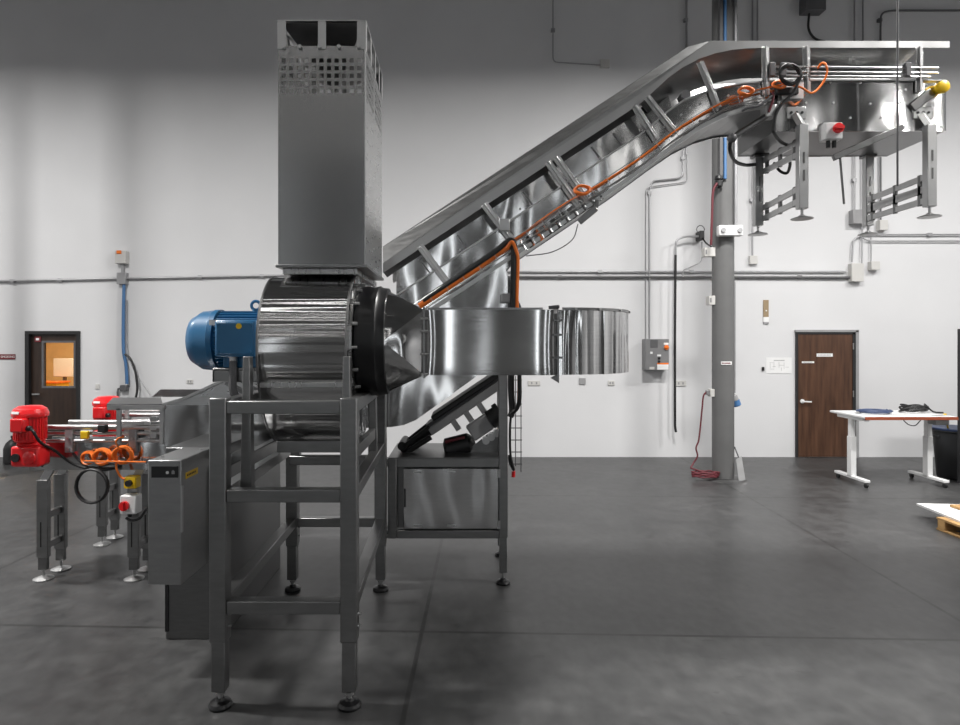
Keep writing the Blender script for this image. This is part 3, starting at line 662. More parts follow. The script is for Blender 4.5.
# rain cap: an inverted pyramid
ap = V((TX0+TX1)/2, (TY0+TY1)/2, TZ0+PZ-.12)
c4 = [V(TX0+.01,TY0+.02,TZ1-.006),V(TX1-.01,TY0+.02,TZ1-.006),V(TX1-.01,TY1-.02,TZ1-.006),V(TX0+.01,TY1-.02,TZ1-.006)]
rc = MB()
for i in range(4): rc.plate([c4[i], c4[(i+1)%4], ap], .003)
build(rc, 'rain_deflector', M['dark'], t, smooth=False)
for u in (.02,.115,.226,.335,.45): build(MB().cyl((TX0+u+.01,TY0-.004,zt0+.012),(TX0+u+.01,TY0-.016,zt0+.012),.011,10), 'bolt', M['alu'], t)
build(MB().box(TX1-.004,TX1+.002,TY0-.003,TY0+.02,TZ0,TZ0+PZ), 'corner_seam', M['alu'], t)
build(MB().box(TX0-.012,TX1+.012,TY0-.012,TY1+.012,TZ0-.008,TZ0+.008), 'bottom_flange', M['frame'], t, .002)
build(MB().box(TX0+.015,TX1-.05,TY0+.035,TY1+.1,2.192,TZ0-.008), 'neck', M['steelh'], t, .003)

# ------------------------------------------------------------------ duct
t = thing('air_duct', 'horizontal mirror-steel air duct with a faceted elbow at its right end', 'duct', (.4, 3.85, 1.617))
EX = .543
m = MB(); NU, NV = 72, 14; uc, hw = (CX1+.004+EX)/2, (EX-CX1-.004)/2
for j in range(NV+1):
    v = 2*j/NV-1
    for i in range(NU+1):
        u = math.sin(PI/2*(2*i/NU-1)); bul = .020*(1-abs(u)**10)*(1-.22*v*v)+.003*math.sin(2.2*u+.6)
        m.v.append(V(uc+hw*u, DY0-bul+.004, (DZ0+DZ1)/2+(DZ1-DZ0)/2*v))
for j in range(NV):
    for i in range(NU): k = j*(NU+1)+i; m.f.append((k, k+1, k+NU+2, k+NU+1))
loop = [i for i in range(NU+1)]+[(j+1)*(NU+1)-1 for j in range(1, NV+1)]+[NV*(NU+1)+i for i in range(NU-1,-1,-1)]+[j*(NU+1) for j in range(NV-1,0,-1)]
b0 = len(m.v); m.v += [V(m.v[i].x, DY0+.006, m.v[i].z) for i in loop]
for i in range(len(loop)): j = (i+1) % len(loop); m.f.append((loop[i], loop[j], b0+j, b0+i))
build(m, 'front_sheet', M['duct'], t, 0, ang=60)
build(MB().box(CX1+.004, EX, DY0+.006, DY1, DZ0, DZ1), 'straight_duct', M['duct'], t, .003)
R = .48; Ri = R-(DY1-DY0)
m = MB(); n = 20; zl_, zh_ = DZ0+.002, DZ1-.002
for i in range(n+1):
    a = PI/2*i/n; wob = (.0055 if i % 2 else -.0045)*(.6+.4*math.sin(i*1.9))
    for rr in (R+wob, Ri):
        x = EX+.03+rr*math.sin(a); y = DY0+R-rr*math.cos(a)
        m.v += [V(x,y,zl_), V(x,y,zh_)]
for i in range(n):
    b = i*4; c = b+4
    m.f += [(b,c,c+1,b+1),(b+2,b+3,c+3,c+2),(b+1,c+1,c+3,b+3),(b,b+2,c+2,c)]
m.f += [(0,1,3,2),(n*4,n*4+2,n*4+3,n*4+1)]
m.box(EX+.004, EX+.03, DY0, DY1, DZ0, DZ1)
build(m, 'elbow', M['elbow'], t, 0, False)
m = MB()
for (rr0, rr1, z0_, z1_) in ((R-.012, R+.008, zh_, zh_+.016),):
    vs=[]; 
    for i in range(n+1):
        a = PI/2*i/n
        for rr in (rr0, rr1):
            for z in (z0_, z1_): vs.append(V(EX+.03+rr*math.sin(a), DY0+R-rr*math.cos(a), z))
    b0 = len(m.v); m.v += vs
    for i in range(n):
        b = b0+i*4; c = b+4; m.f += [(b,c,c+1,b+1),(b+2,b+3,c+3,c+2),(b+1,c+1,c+3,b+3),(b,b+2,c+2,c)]
    m.f += [(b0,b0+1,b0+3,b0+2),(b0+n*4,b0+n*4+2,b0+n*4+3,b0+n*4+1)]
build(m, 'elbow_flange', M['frame'], t)
xo = EX+.03+(R+Ri)/2
build(MB().box(EX+.03+Ri, EX+.03+R, DY0+R, DY0+R+.28, zl_, zh_), 'outlet', M['duct'], t, .003)
f = build(MB().box(CX1-.006,CX1+.004,DY0-.016,DY0+.02,DZ0-.016,DZ1+.016).box(CX1-.006,CX1+.004,DY1-.02,DY1+.016,DZ0-.016,DZ1+.016).box(CX1-.006,CX1+.004,DY0,DY1,DZ1,DZ1+.016).box(CX1-.006,CX1+.004,DY0,DY1,DZ0-.016,DZ0), 'joint_flange', M['frame'], t)
f2 = build(MB().box(EX-.002,EX+.008,DY0-.022,DY0,DZ0-.03,DZ1-.02).box(EX-.002,EX+.008,DY0,DY1,DZ1,DZ1+.012), 'joint_flange', M['frame'], t)
for z in (DZ0+.005, DZ0+.12, DZ0+.25, DZ1-.05): build(MB().cyl((CX1-.02,DY0-.01,z),(CX1+.02,DY0-.01,z),.007,8), 'bolt', M['alu'], f)
for z in (DZ0+.10, DZ0+.23, DZ1-.06): build(MB().bar((EX-.02,DY0-.014,z),(EX+.025,DY0-.014,z),.012,.012), 'latch', M['dark'], f2)
build(MB().bar((EX-.05,DY0-.012,DZ1+.012),(EX+.01,DY0-.012,DZ1+.018),.03,.02), 'toggle_handle', M['darkpipe'], f2, .004)
build(MB().plate([V(EX-.04,DY0-.02,DZ0-.015),V(EX+.008,DY0-.02,DZ0+.01),V(EX+.008,DY0-.02,DZ0-.045)], .02), 'hinge_bracket', M['dark'], f2)
for i in (2,6,11,17):
    a = PI/2*i/n; x = EX+.03+R*math.sin(a); y = DY0+R-R*math.cos(a); build(MB().cyl((x+.008*math.sin(a),y-.008*math.cos(a),zh_+.008),(x+.016*math.sin(a),y-.016*math.cos(a),zh_+.008),.008,8), 'bolt', M['alu'], t)
build(MB().bar((CX1+.02,DY0+.02,DZ1+.008),(EX-.08,DY0+.02,DZ1+.008),.012,.012), 'top_seam', M['frame'], t)

# ------------------------------------------------------------------ cabinet stand below the conveyor
CY = 4.78; kC = 640/CY
t = thing('conveyor_stand', 'lower steel stand with a closed cabinet under the inclined conveyor', 'machine stand', (-.15, 5.05, 0))
cl = [(.307, 4.79, 1), (-.52, 4.79, 0), (.33, 5.42, 1), (-.52, 5.42, 0)]
for i, (x, y, foot) in enumerate(cl):
    h = (2.06 if y < 5 else 2.0) if foot else .94
    lg = build(MB().box(x-.033, x+.033, y-.033, y+.033, .35 if foot else .345, h), 'leg', M['frame'], t, .005)
    if not foot: continue
    build(MB().box(x-.028, x+.028, y-.028, y+.028, .09, .355), 'foot_tube', M['frame'], lg, .003)
    build(MB().cyl((x,y,.02),(x,y,.10),.011,10), 'levelling_stud', M['alu'], lg)
    build(MB().lathe((x,y,0),(0,0,1),[(0,.052),(.012,.054),(.024,.046),(.032,.022),(.045,.016)],24), 'foot_pad', M['rubber'], lg)
for z in (.375, .908): build(MB().box(-.63,-.553,4.765,4.815,z-.028,z+.028), 'tie_bracket', M['frame'], t, .004)
for y in (4.79, 5.42):
    for (z0, z1) in ((.875,.94),(.345,.405)): build(MB().box(-.487,.274,y-.03,y+.03,z0,z1), 'rail', M['frame'], t, .004)
for x in (-.52, .307):
    for (z0, z1) in ((.875,.94),(.345,.405)): build(MB().box(x-.03,x+.03,4.823,5.387,z0,z1), 'rail', M['frame'], t, .004)
build(MB().box(-.485,.272,4.81,5.40,.41,.87), 'cabinet', M['dark'], t, .004)
d = build(MB().box(-.487+.05,.272,4.765,4.795,.415,.865), 'cabinet_door', M['sheet'], t, .004)
for z in (.45,.83):
    build(MB().box(.262,.285,4.75,4.765,z-.03,z+.03), 'hinge', M['alu'], d)
build(MB().box(-.43,-.418,4.75,4.765,.58,.72), 'handle', M['black'], d, .003)
for (x, z) in ((-.33,.84),(-.08,.84),(-.33,.44),(-.08,.44)): build(MB().box(x-.03,x+.03,4.758,4.765,z-.006,z+.006), 'tab', M['alu'], d)
build(MB().box(-.55,.34,4.76,5.45,.941,.947), 'top_tray', M['dark'], t)

# small dark conveyor inside the stand
t = thing('discharge_conveyor', 'small dark inclined belt conveyor with grey gearmotor above the cabinet', 'conveyor', (.0, 5.1, .948))
pa, pb = at(430,432,5.0), at(502,383.5,5.0); dirv = (pb-pa).normalized(); nv = V(-dirv.z,0,dirv.x)
for dy in (0, .32):
    fr = build(MB().bar(pa+V(0,dy,0), pb+V(0,dy,0), .04, .062, nv), 'side_frame', M['castgrey'], t, .004)
ca, cb_ = at(432,419,5.0), at(502,372,5.0)
build(MB().bar(ca+V(0,.16,0), cb_+V(0,.16,0), .36, .045, nv), 'belt_cover', M['black'], t, .012)
build(MB().bar(pa+nv*.045+V(0,.16,0), pb+nv*.045+V(0,.16,0), .28, .03, nv), 'belt', M['darkpipe'], t)
for (a_, b_2) in (((401,449),(430,427)),((403,454),(431,437))):
    p0, p1 = at(*a_,5.0), at(*b_2,5.0)
    for dy in (0,.30): build(MB().tube(cr([p0+V(0,dy,-.012), p0*.72+p1*.28+V(0,dy,-.004), p1+V(0,dy,0)]), .022, 10), 'nose_guide', M['black'], t)
build(MB().cyl(at(402,446,5.0)+V(0,-.01,0), at(402,446,5.0)+V(0,.32,0), .035, 14), 'nose_roller', M['black'], t)
g = at(480,427,4.95)
gm = build(MB().bar(g+dirv*-.09, g+dirv*.09, .10, .13, nv), 'gearbox', M['castgrey'], t, .01)
for i in range(3):
    c = g+dirv*(-.02+.05*i)+nv*-.11; build(MB().cyl(c+V(0,-.04,0), c+V(0,.06,0), .028, 14), 'roller', M['alu'], gm)
build(MB().cyl(g+dirv*.09, g+dirv*.16, .075, 20).cyl(g+dirv*.16+V(0,0,0), g+dirv*.2, .09, 20), 'drive_pulley', M['black'], gm)
g2 = at(452,447,5.05)
build(MB().lathe(g2+V(-.06,0,-.02),(1,0,.25),[(0,.05),(.02,.085),(.2,.085),(.22,.07),(.25,.03)],24), 'motor', M['black'], t)
build(MB().tube(cr([g2+V(-.05,-.09,.05), g2+V(.03,-.1,.075), g2+V(.1,-.09,.09)]), .012), 'motor_cable', M['redcord'], t)
build(MB().plate([at(463,457.5,5.0)+V(0,0,.03), at(500,457.5,5.0)+V(0,0,.03), at(500,432,5.0), at(490,432,5.0)], .012), 'support_plate', M['dark'], t)
for u in (.10,.22,.34): 
    c = pa+dirv*(u+.1); build(MB().bar(c+nv*-.02+V(0,-.03,0), c+nv*-.11+V(0,-.03,0), .045, .02, V(0,1,0)), 'bracket', M['castgrey'], t)

# ------------------------------------------------------------------ the inclined conveyor
ND, FD = 4.75, 5.40
t = thing('inclined_conveyor', 'long steel conveyor rising from the blower to a level end at upper right', 'conveyor', (.8, 5.07, .948)); CV = t
def c2(px, py, d=ND): p = at(px, py, d); return (p.x, p.z)
side = [(164,446),(290,446),(335,429),(392,427),(404,425),(416,420),(430,410),(477,376),(523,311),(506,270),(519,254),(629,180),(652,163),(675,146),(700,129),(724,117),(742,111.5),(757,109),(776,108),(776,131),(946,131),(946,79.5),(790,79.5),(776,80),(759,81),(742,82.5),(724,86),(704,91.5),(684,99),(668,110),(653,123),(640,133.5),(455,256),(383,303),(330,338),(290,360),(250,405),(164,405)]
S = [c2(*p) for p in side]
build(MB().prism(S, ND, ND+.012), 'side_plate', M['sheet'], t, smooth=False)
build(MB().prism(S, FD, FD+.012), 'side_plate', M['sheet'], t, smooth=False)
# lower lip along the incline and a rib along the upper edge
def path(pts, d, mat, w, h, name, off=0):
    m = MB(); P = [at(x,y,d) for x,y in pts]
    for a, b in zip(P, P[1:]):
        e = (b-a).normalized(); m.bar(a-e*.002, b+e*.002, w, h, V(-e.z,0,e.x))
    return build(m, name, M[mat], t)
path([(412,322),(519,252),(629,178.5),(652,161.5),(675,144.5),(700,127.5),(724,115.5),(742,110),(757,107.5),(776,106.5)], ND-.02, 'alu', .03, .028, 'lower_lip')
path([(383,304),(455,257),(640,134.5),(653,124),(668,111),(684,100),(704,92.5),(724,87),(742,83.5),(759,82),(790,80.5),(946,80.5)], ND-.012, 'alu', .02, .010, 'upper_lip')
# bottom pan and belt between the plates
def span(pts, y0, y1, mat, th, name):
    m = MB()
    P = [V(x, (y0+y1)/2, z) for x, z in [c2(*p) for p in pts]]
    for a, b in zip(P, P[1:]):
        e = (b-a).normalized(); m.bar(a-e*.002, b+e*.002, y1-y0, th, V(-e.z,0,e.x))
    return build(m, name, M[mat], t)
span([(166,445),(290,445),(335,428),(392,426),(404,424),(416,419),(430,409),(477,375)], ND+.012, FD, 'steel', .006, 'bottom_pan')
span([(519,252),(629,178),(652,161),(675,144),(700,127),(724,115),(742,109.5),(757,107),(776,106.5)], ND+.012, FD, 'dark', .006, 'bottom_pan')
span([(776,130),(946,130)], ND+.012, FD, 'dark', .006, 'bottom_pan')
span([(776,107),(776,130)], ND+.012, FD, 'dark', .006, 'end_pan')
span([(166,425),(260,425),(300,378),(345,348),(383,322),(455,273),(640,150),(653,140),(668,127),(684,116),(704,107),(724,101),(742,98),(759,96.5),(790,95.5),(940,95.5)], ND+.03, FD-.03, 'darkpipe', .012, 'belt')
q = at(938, 97, ND); build(MB().cyl((q.x, ND+.014, q.z-.03), (q.x, FD-.002, q.z-.03), .06, 20), 'head_roller', M['alu'], t)
# skirts on the incline: near and far, made of panels
sk = [(395,248),(395,297),(455,257),(640,134.5),(653,124),(677,105),(671,84),(640,106)]
for y in (ND+.10, FD-.12):
    xz = []
    for (x, yy) in sk:
        a = at(x, yy, ND); xz.append((a.x, a.z))
    build(MB().prism(xz, y, y+.006), 'skirt_plate', M['sheet'], t, smooth=False)
for u in (425, 463, 497, 530, 563, 600, 622):
    a = at(u-6, 536-.655*u, ND); b = at(u+10, 560-.66*u, ND); a.y = b.y = ND+.096
    build(MB().bar(a, b, .012, .006, (0,1,0)), 'skirt_seam', M['dark'], t)
# hood: rim plate, sloped shoulders, top, flares
rimP = [(383,273),(640,104),(655,90),(668,78),(682,68),(699,59),(715,53.5),(732,50),(750,48.5),(770,48),(949,48),(949,41.5),(710,41),(640,94),(383,263)]
RP = [c2(*p) for p in rimP]
build(MB().prism(RP, ND-.006, ND), 'hood_rim', M['rim'], t, smooth=False)
build(MB().prism(RP, FD+.012, FD+.018), 'hood_rim', M['rim'], t, smooth=False)
SD = .17
for (yy, yi, yo) in ((ND+.004, ND+SD, -1), (FD+.008, FD-SD, 1)):
    A, B, C_ = at(383,263,ND), at(640,94,ND), at(710,41,ND)
    D_, E_ = at(383,247,ND+SD), at(688,47,ND+SD)
    q = [V(A.x,yy,A.z), V(B.x,yy,B.z), V(C_.x,yy,C_.z), V(E_.x,yi,E_.z), V(D_.x,yi,D_.z)]
    build(MB().plate(q, .004), 'hood_shoulder', M['cab'], t, smooth=False)
D_, E_ = at(383,247,ND+SD), at(688,47,ND+SD); C_ = at(710,41,ND)
build(MB().plate([V(D_.x,ND+SD,D_.z),V(E_.x,ND+SD,E_.z),V(E_.x,FD-SD,E_.z),V(D_.x,FD-SD,D_.z)], .004).plate([V(E_.x,ND+SD,E_.z),V(C_.x,ND,C_.z),V(C_.x,FD+.012,C_.z),V(E_.x,FD-SD,E_.z)], .004), 'hood_top', M['cab'], t, smooth=False)
# flares under the rim (near one leans in and down, the far one mirrors it)
rb = [(640,104),(655,90),(668,78),(682,68),(699,59),(715,53.5),(732,50),(770,48),(920,48)]
ib = [(652,118),(668,104),(682,95),(697,89),(712,84),(726,80.5),(742,78.5),(775,77.5),(890,77.5)]
for (ya, yb) in ((ND, ND+.15), (FD+.012, FD-.15)):
    m = MB(); n = len(rb)
    for (a, b) in zip(rb, ib):
        p = at(*a, ND); q_ = at(*b, ND+.15); m.v += [V(p.x,ya,p.z), V(q_.x,yb,q_.z), V(p.x,ya,p.z+.005), V(q_.x,yb,q_.z+.005)]
    for i in range(n-1):
        b = 4*i; c = b+4; m.f += [(b,c,c+1,b+1),(b+2,b+3,c+3,c+2),(b,b+2,c+2,c),(b+1,c+1,c+3,b+3)]
    m.f += [(0,1,3,2),(4*n-4,4*n-2,4*n-1,4*n-3)]
    build(m, 'flare_plate', M['dark'], t)
ln = [(383,273),(640,104)]
for (ya, yb) in ((ND, ND+.10), (FD+.012, FD-.115)):
    a, b = at(383,272,ND), at(640,103.5,ND)
    build(MB().plate([V(a.x,ya,a.z),V(b.x,ya,b.z),V(b.x+.02,yb,b.z-.03),V(a.x+.02,yb,a.z-.03)], .004), 'flare_plate', M['dark'], t)
# posts that carry the hood
for (a, b) in (((420,246),(449,285)),((484,204),(513,242)),((548,162),(580,208)),((556,157),(588,203)),((635,106),(656,140)),((647,97),(676,134)),((700,62),(718,108)),((765,47),(766,95)),((806,47),(807,92)),((919,47),(919,92))):
    p, q_ = at(*a, ND-.018), at(*b, ND-.018)
    build(MB().bar(p, q_, .008, .055, V(1,0,0) if abs((q_-p).x)<.05 else V(-(q_-p).z,0,(q_-p).x)).bar(p+V(0,-.012,0), q_+V(0,-.012,0), .02, .012, V(1,0,0)), 'hood_post', M['alu'], t, .002)
# bolts on the plates
for (x, y) in [(690,108),(700,104),(681,115),(686,119),(664,127),(676,126),(712,97),(728,96),(717,110),(700,121),(660,140),(806,83),(830,83),(860,83),(895,83),(806,103),(833,103),(870,104),(900,103),(770,100),(850,118),(880,118),(905,126),(940,83),(940,127),(905,90),(460,250),(520,209),(600,158)]:
    p = at(x, y, ND); build(MB().cyl(p, p+V(0,-.008,0), .009, 8), 'bolt', M['alu'], t)
# infeed hopper at the low end
a, b = at(107.5,410,ND-.02), at(163.5,404.5,ND-.02)
build(MB().box(a.x,b.x,ND-.03,ND-.015,a.z,b.z), 'hopper_rim', M['alu'], t, .002)
build(MB().plate([V(a.x,ND-.03,b.z),V(b.x,ND-.03,b.z),at(161,398,5.0),at(113,398,5.0)], .004), 'hopper_flare', M['dark'], t, smooth=False)
build(MB().prism([c2(163.5,405),c2(183,399),c2(222,381),c2(300,345),c2(300,372),c2(250,405)], ND-.010, ND-.004), 'hopper_side', M['steel'], t, smooth=False)
path([(163.5,404.5),(184,398.5),(223,380.5)], ND-.02, 'alu', .03, .02, 'hopper_edge')
build(MB().prism([c2(152,397,FD),c2(160,389.5,FD),c2(201,389.5,FD),c2(197,397,FD)], FD+.012, FD+.02), 'hopper_side', M['dark'], t, smooth=False)
build(MB().plate([at(152,397,FD),at(198,397,FD),at(201,390,FD+.2),at(160,390,FD+.2)], .004), 'hopper_flare', M['dark'], t, smooth=False)
for (px, d) in ((119,ND-.02),(127,FD-.1),(162,ND)):
    a, b = at(px,408,d), at(px,444 if d<5 else 438,d); build(MB().box(a.x-.016,a.x+.016,d-.01,d+.012,b.z,a.z), 'hopper_post', M['alu'], t, .002)
a, b = at(131,428,ND+.3), at(160,442,ND+.3); build(MB().box(a.x,b.x,ND+.29,ND+.30,b.z,a.z), 'end_plate', M['sheet'], t)
a, b = at(132,429,ND+.25), at(141,438,ND+.25); build(MB().box(a.x,b.x,ND+.24,ND+.288,b.z,a.z), 'sensor_box', M['black'], t, .004)
a, b = at(145,421,ND+.2), at(150.5,434,ND+.2); build(MB().box(a.x,b.x,ND+.19,ND+.20,b.z,a.z), 'white_tag', M['white'], t)
a, b = at(152,416,ND+.1), at(159,438,ND+.1)
for z in (a.z-.02, a.z-.09, b.z+.02): build(MB().box(a.x,b.x,ND+.06,ND+.12,z-.015,z+.02), 'rod_clamp', M['alu'], t, .003)
# guide rods over the level belt
for (y, x0, x1) in ((66.5,776,938),(71.5,770,938),(75.5,773,930)):
    p, q_ = at(x0,y,ND-.03), at(x1,y+1.5,ND-.03); build(MB().cyl(p,q_,.007,10), 'guide_rod', M['alu'], t)
for x in (770, 781, 905):
    p = at(x,62,ND-.01); build(MB().box(p.x-.02,p.x+.02,ND-.055,ND-.015,p.z-.12,p.z-.02), 'rod_clamp', M['darkpipe'], t, .004)
# wire cable tray up the incline
tr = MB(); tp = [(415,309),(503,251),(640,161),(675,134),(700,118),(724,105),(750,97),(775,94)]
TP = [at(x,y,ND-.05) for x,y in tp]
tot = []
for a, b in zip(TP, TP[1:]):
    k_ = max(2, int((b-a).length/.07))
    for i in range(k_): tot.append((a.lerp(b, i/k_), (b-a).normalized()))
for dn, dy in ((-.03,.045),(-.03,0),(-.03,-.03),(.03,-.03)):
    tr.tube([p+V(-e.z,0,e.x)*dn+V(0,dy,0) for p, e in tot], .003, 5)
for p, e in tot[::2]:
    nn = V(-e.z,0,e.x); tr.tube([p-nn*.03+V(0,.045,0), p-nn*.03+V(0,-.03,0), p+nn*.03+V(0,-.03,0)], .0026, 5)
build(tr, 'wire_tray', M['alu'], t)
# corrugated guard below the incline plate
for (a, b) in (((523,246),(600,194)),):
    P0, P1 = at(*a, ND-.03), at(*b, ND-.03); e = (P1-P0).normalized(); nn = V(-e.z,0,e.x); m = MB(); L = (P1-P0).length; k_ = 36
    for i in range(k_+1):
        p = P0+e*L*i/k_; dy = -.016*math.cos(2*PI*i/4)
        m.v += [p-nn*.045+V(0,dy,0), p+nn*.045+V(0,dy,0), p-nn*.045+V(0,dy+.006,0), p+nn*.045+V(0,dy+.006,0)]
    for i in range(k_):
        b0 = 4*i; c0_ = b0+4; m.f += [(b0,c0_,c0_+1,b0+1),(b0+2,b0+3,c0_+3,c0_+2),(b0,b0+2,c0_+2,c0_),(b0+1,c0_+1,c0_+3,b0+3)]
    m.f += [(0,1,3,2),(4*k_,4*k_+2,4*k_+3,4*k_+1)]
    build(m, 'corrugated_guard', M['sheet'], t)
# sensor arm under the incline
p, q_ = at(579,222,ND-.05), at(596,208,ND-.05)
build(MB().bar(p,q_,.05,.03,(0,1,0)).bar(q_, q_+V(.01,0,.06),.03,.03,(0,1,0)), 'sensor_arm', M['dark'], t, .006)
build(MB().tube(cr([at(578,224,ND-.05),at(572,240,ND-.05),at(552,252,ND-.05),at(526,256,ND-.03)]), .004), 'sensor_wire', M['darkpipe'], t)
# gas strut under the bend
p, q_ = at(732,138,ND-.06), at(771,113,ND-.06)
st = build(MB().cyl(p,q_,.022,14), 'strut', M['dark'], t)
build(MB().sphere(p,.035,12).sphere(q_,.03,12), 'strut_joint', M['darkpipe'], st)
p = at(770,113,ND-.05); build(MB().box(p.x-.05,p.x+.03,ND-.09,ND-.0,p.z-.04,p.z+.05), 'strut_bracket', M['alu'], t, .006)
# dark swing bar on the level end
p, q_ = at(833,158,ND-.12), at(903,127,ND-.12)
build(MB().bar(p,q_,.03,.045,(0,0,1)), 'swing_bar', M['dark'], t, .004)
build(MB().cyl(q_+V(-.01,.02,0),q_+V(-.01,.12,0),.012,10), 'swing_pivot', M['alu'], t)
build(MB().cyl(at(840,157,ND-.12),at(844,204,ND-.12),.008,8), 'hanging_rod', M['dark'], t)
# hanging support legs
def hang_leg(px, py0, py1, d, plate):
    a, b = at(px, py0, d), at(px, py1, d)
    lg = build(MB().box(a.x-.034,a.x+.034,d-.03,d+.03,b.z,a.z), 'support_leg', M['alu'], t, .004)
    build(MB().cyl(b+V(0,0,-.06),b,.01,10), 'levelling_stud', M['alu'], lg)
    build(MB().lathe(b+V(0,0,-.075),(0,0,1),[(0,.075),(.006,.077),(.02,.03),(.03,.015)],24), 'foot_pad', M['alu'], lg)
    sl = MB()
    for z in (.2,.33): sl.box(a.x-.005,a.x+.005,d-.034,d-.03,b.z+z,b.z+z+.08)
    build(sl, 'slot', M['dark'], lg)
    if plate:
        build(MB().bar(a+V(0,0,-.01), V(a.x-.03,ND-.012,a.z+.09), .06, .04), 'knee', M['alu'], lg, .004)
        p = MB().box(a.x-.09,a.x+.05,ND-.012,ND,a.z+.06,a.z+.15)
        pl = build(p, 'mounting_plate', M['alu'], lg, .004)
        hm = MB()
        for u in (-.06,-.02,.02): hm.cyl((a.x+u,ND-.013,a.z+.105),(a.x+u,ND-.018,a.z+.105),.010,10)
        build(hm, 'hole', M['black'], pl)
    else:
        build(MB().box(a.x-.05,a.x+.05,d-.045,d+.045,a.z-.06,a.z+.0), 'mounting_plate', M['dark'], lg, .004)
    return lg
hang_leg(802,125,209,ND-.05,True); hang_leg(929.5,125,207,ND-.05,True)
hang_leg(758,151,226,FD,False); hang_leg(868,151,226,FD,False)
def brace(p0, p1):
    a, b = at(*p0, FD-.03), at(*p1, ND-.02)
    m = MB()
    for dz in (-.045,.045): m.bar(a+V(0,0,dz), b+V(0,0,dz), .02, .045)
    r = build(m, 'leg_brace', M['alu'], t, .003)
    m = MB()
    for u in (.08,.5,.92): m.bar(a.lerp(b,u)+V(0,-.012,-.075), a.lerp(b,u)+V(0,-.012,.075), .03, .02, (1,0,0))
    build(m, 'brace_clamp', M['dark'], r)
brace((764,166),(797,149)); brace((764,213),(797,196)); brace((868,205),(924,184)); brace((868,213),(924,195))
p = at(755,149,FD-.03); build(MB().box(p.x-.02,p.x+.10,FD-.08,FD-.0,p.z-.06,p.z+.08), 'cable_box', M['black'], t, .006)
# yellow stop button on the far right end
p = at(937,90,ND)
eb = build(MB().bar(at(912,108,ND-.015), at(932,92,ND-.015), .02, .07, (1,0,0)), 'stop_bracket', M['dark'], t, .004)
build(MB().lathe(p+V(0,0,0),(0,-1,0),[(0,.03),(.03,.03),(.031,.042),(.05,.046),(.075,.042),(.085,.02)],20), 'stop_button', M['yellow'], t)
# isolator box with the red knob
a, b = at(825.5,122,ND-.12), at(843,139,ND-.12)
ib_ = build(MB().box(a.x,b.x,ND-.12,ND-.03,b.z,a.z), 'isolator_box', M['white'], t, .008)
c = V((a.x+b.x)/2+.025,ND-.12,(a.z+b.z)/2+.015)
build(MB().cyl(c,c+V(0,-.02,0),.036,20).bar(c+V(-.03,-.03,0),c+V(.03,-.03,0),.014,.02), 'isolator_knob', M['red'], ib_)
for u in (.35,.7): q_=a.lerp(b,u); build(MB().cyl(V(q_.x,ND-.075,b.z),V(q_.x,ND-.075,b.z-.05),.014,10), 'cable_gland', M['black'], ib_)
build(MB().box(a.x+.03,a.x+.045,ND-.03,ND,a.z-.04,a.z+.03).box(b.x-.045,b.x-.03,ND-.03,ND,a.z-.04,a.z+.03), 'box_bracket', M['alu'], ib_)
# white valve plate and tubes near the level start
a, b = at(782,82,ND-.02), at(803,99,ND-.02)
vp = build(MB().box(a.x,b.x,ND-.03,ND-.012,b.z,a.z), 'valve_plate', M['white'], t, .003)
build(MB().box(a.x-.06,a.x+.10,ND-.07,ND-.03,b.z+.02,b.z+.07), 'valve', M['black'], vp, .006)
build(MB().box(at(505,302,ND).x-.03,at(510,302,ND).x+.03,ND-.06,ND-.0,at(0,303,ND).z,at(0,294,ND).z), 'sensor_box', M['castgrey'], t, .006)
q_ = at(503,226,ND-.02); build(MB().box(q_.x-.03,q_.x+.05,ND-.05,ND-.01,q_.z-.04,q_.z+.05), 'bracket_plate', M['alu'], t, .004)
q_ = at(684,97,ND+.05); build(MB().cyl(q_+V(0,-.05,0),q_+V(0,.05,0),.035,16), 'tension_knob', M['darkpipe'], t)

# cables on the conveyor
single(MB().tube(cr([at(419,306,ND-.06),at(470,273,ND-.06),at(496,255,ND-.06),at(508,247,ND-.07)]), .020, 10), 'cable_bundle', M['orange'], 'thick orange cable bundle lying in the lower wire tray', 'cable')
single(MB().tube(cr([at(423,301,ND-.06),at(470,269,ND-.065),at(496,251.5,ND-.065),at(506,243,ND-.07),at(512,241,ND-.08),at(514,250,ND-.09),at(513,300,ND-.08),at(512,345,ND-.05),at(511,385,ND-.05),at(512,410,ND-.05),at(510,417,ND-.05)]), .024, 10), 'cable_bundle', M['black'], 'thick black cable running down the tray and dropping behind the duct', 'cable')
single(MB().tube(cr([at(507,248,ND-.1),at(512,242,ND-.11),at(516,250,ND-.11),at(518,262,ND-.1),at(517,300,ND-.09),at(518.5,345,ND-.05),at(519,385,ND-.05),at(518.5,404,ND-.05)]), .013, 10), 'cable_bundle', M['orange'], 'orange cable dropping straight down behind the duct', 'cable')
single(MB().tube(cr([at(519.5,375,ND-.08),at(519.5,398,ND-.08),at(517,408,ND-.07),at(511,414,ND-.06)]), .016, 10), 'cable_end', M['black'], 'black cable curling in at the foot of the wire basket', 'cable')
single(MB().tube(cr([at(514,240,ND-.05),at(560,207,ND-.05),at(600,184,ND-.055),at(640,158,ND-.055),at(675,131,ND-.055),at(700,115,ND-.055),at(724,102,ND-.055),at(745,94,ND-.055),at(766,88,ND-.06),at(783,84.5,ND-.06)]), .007, 8), 'signal_cable', M['orange'], 'thin orange cable along the upper half of the wire tray', 'cable')
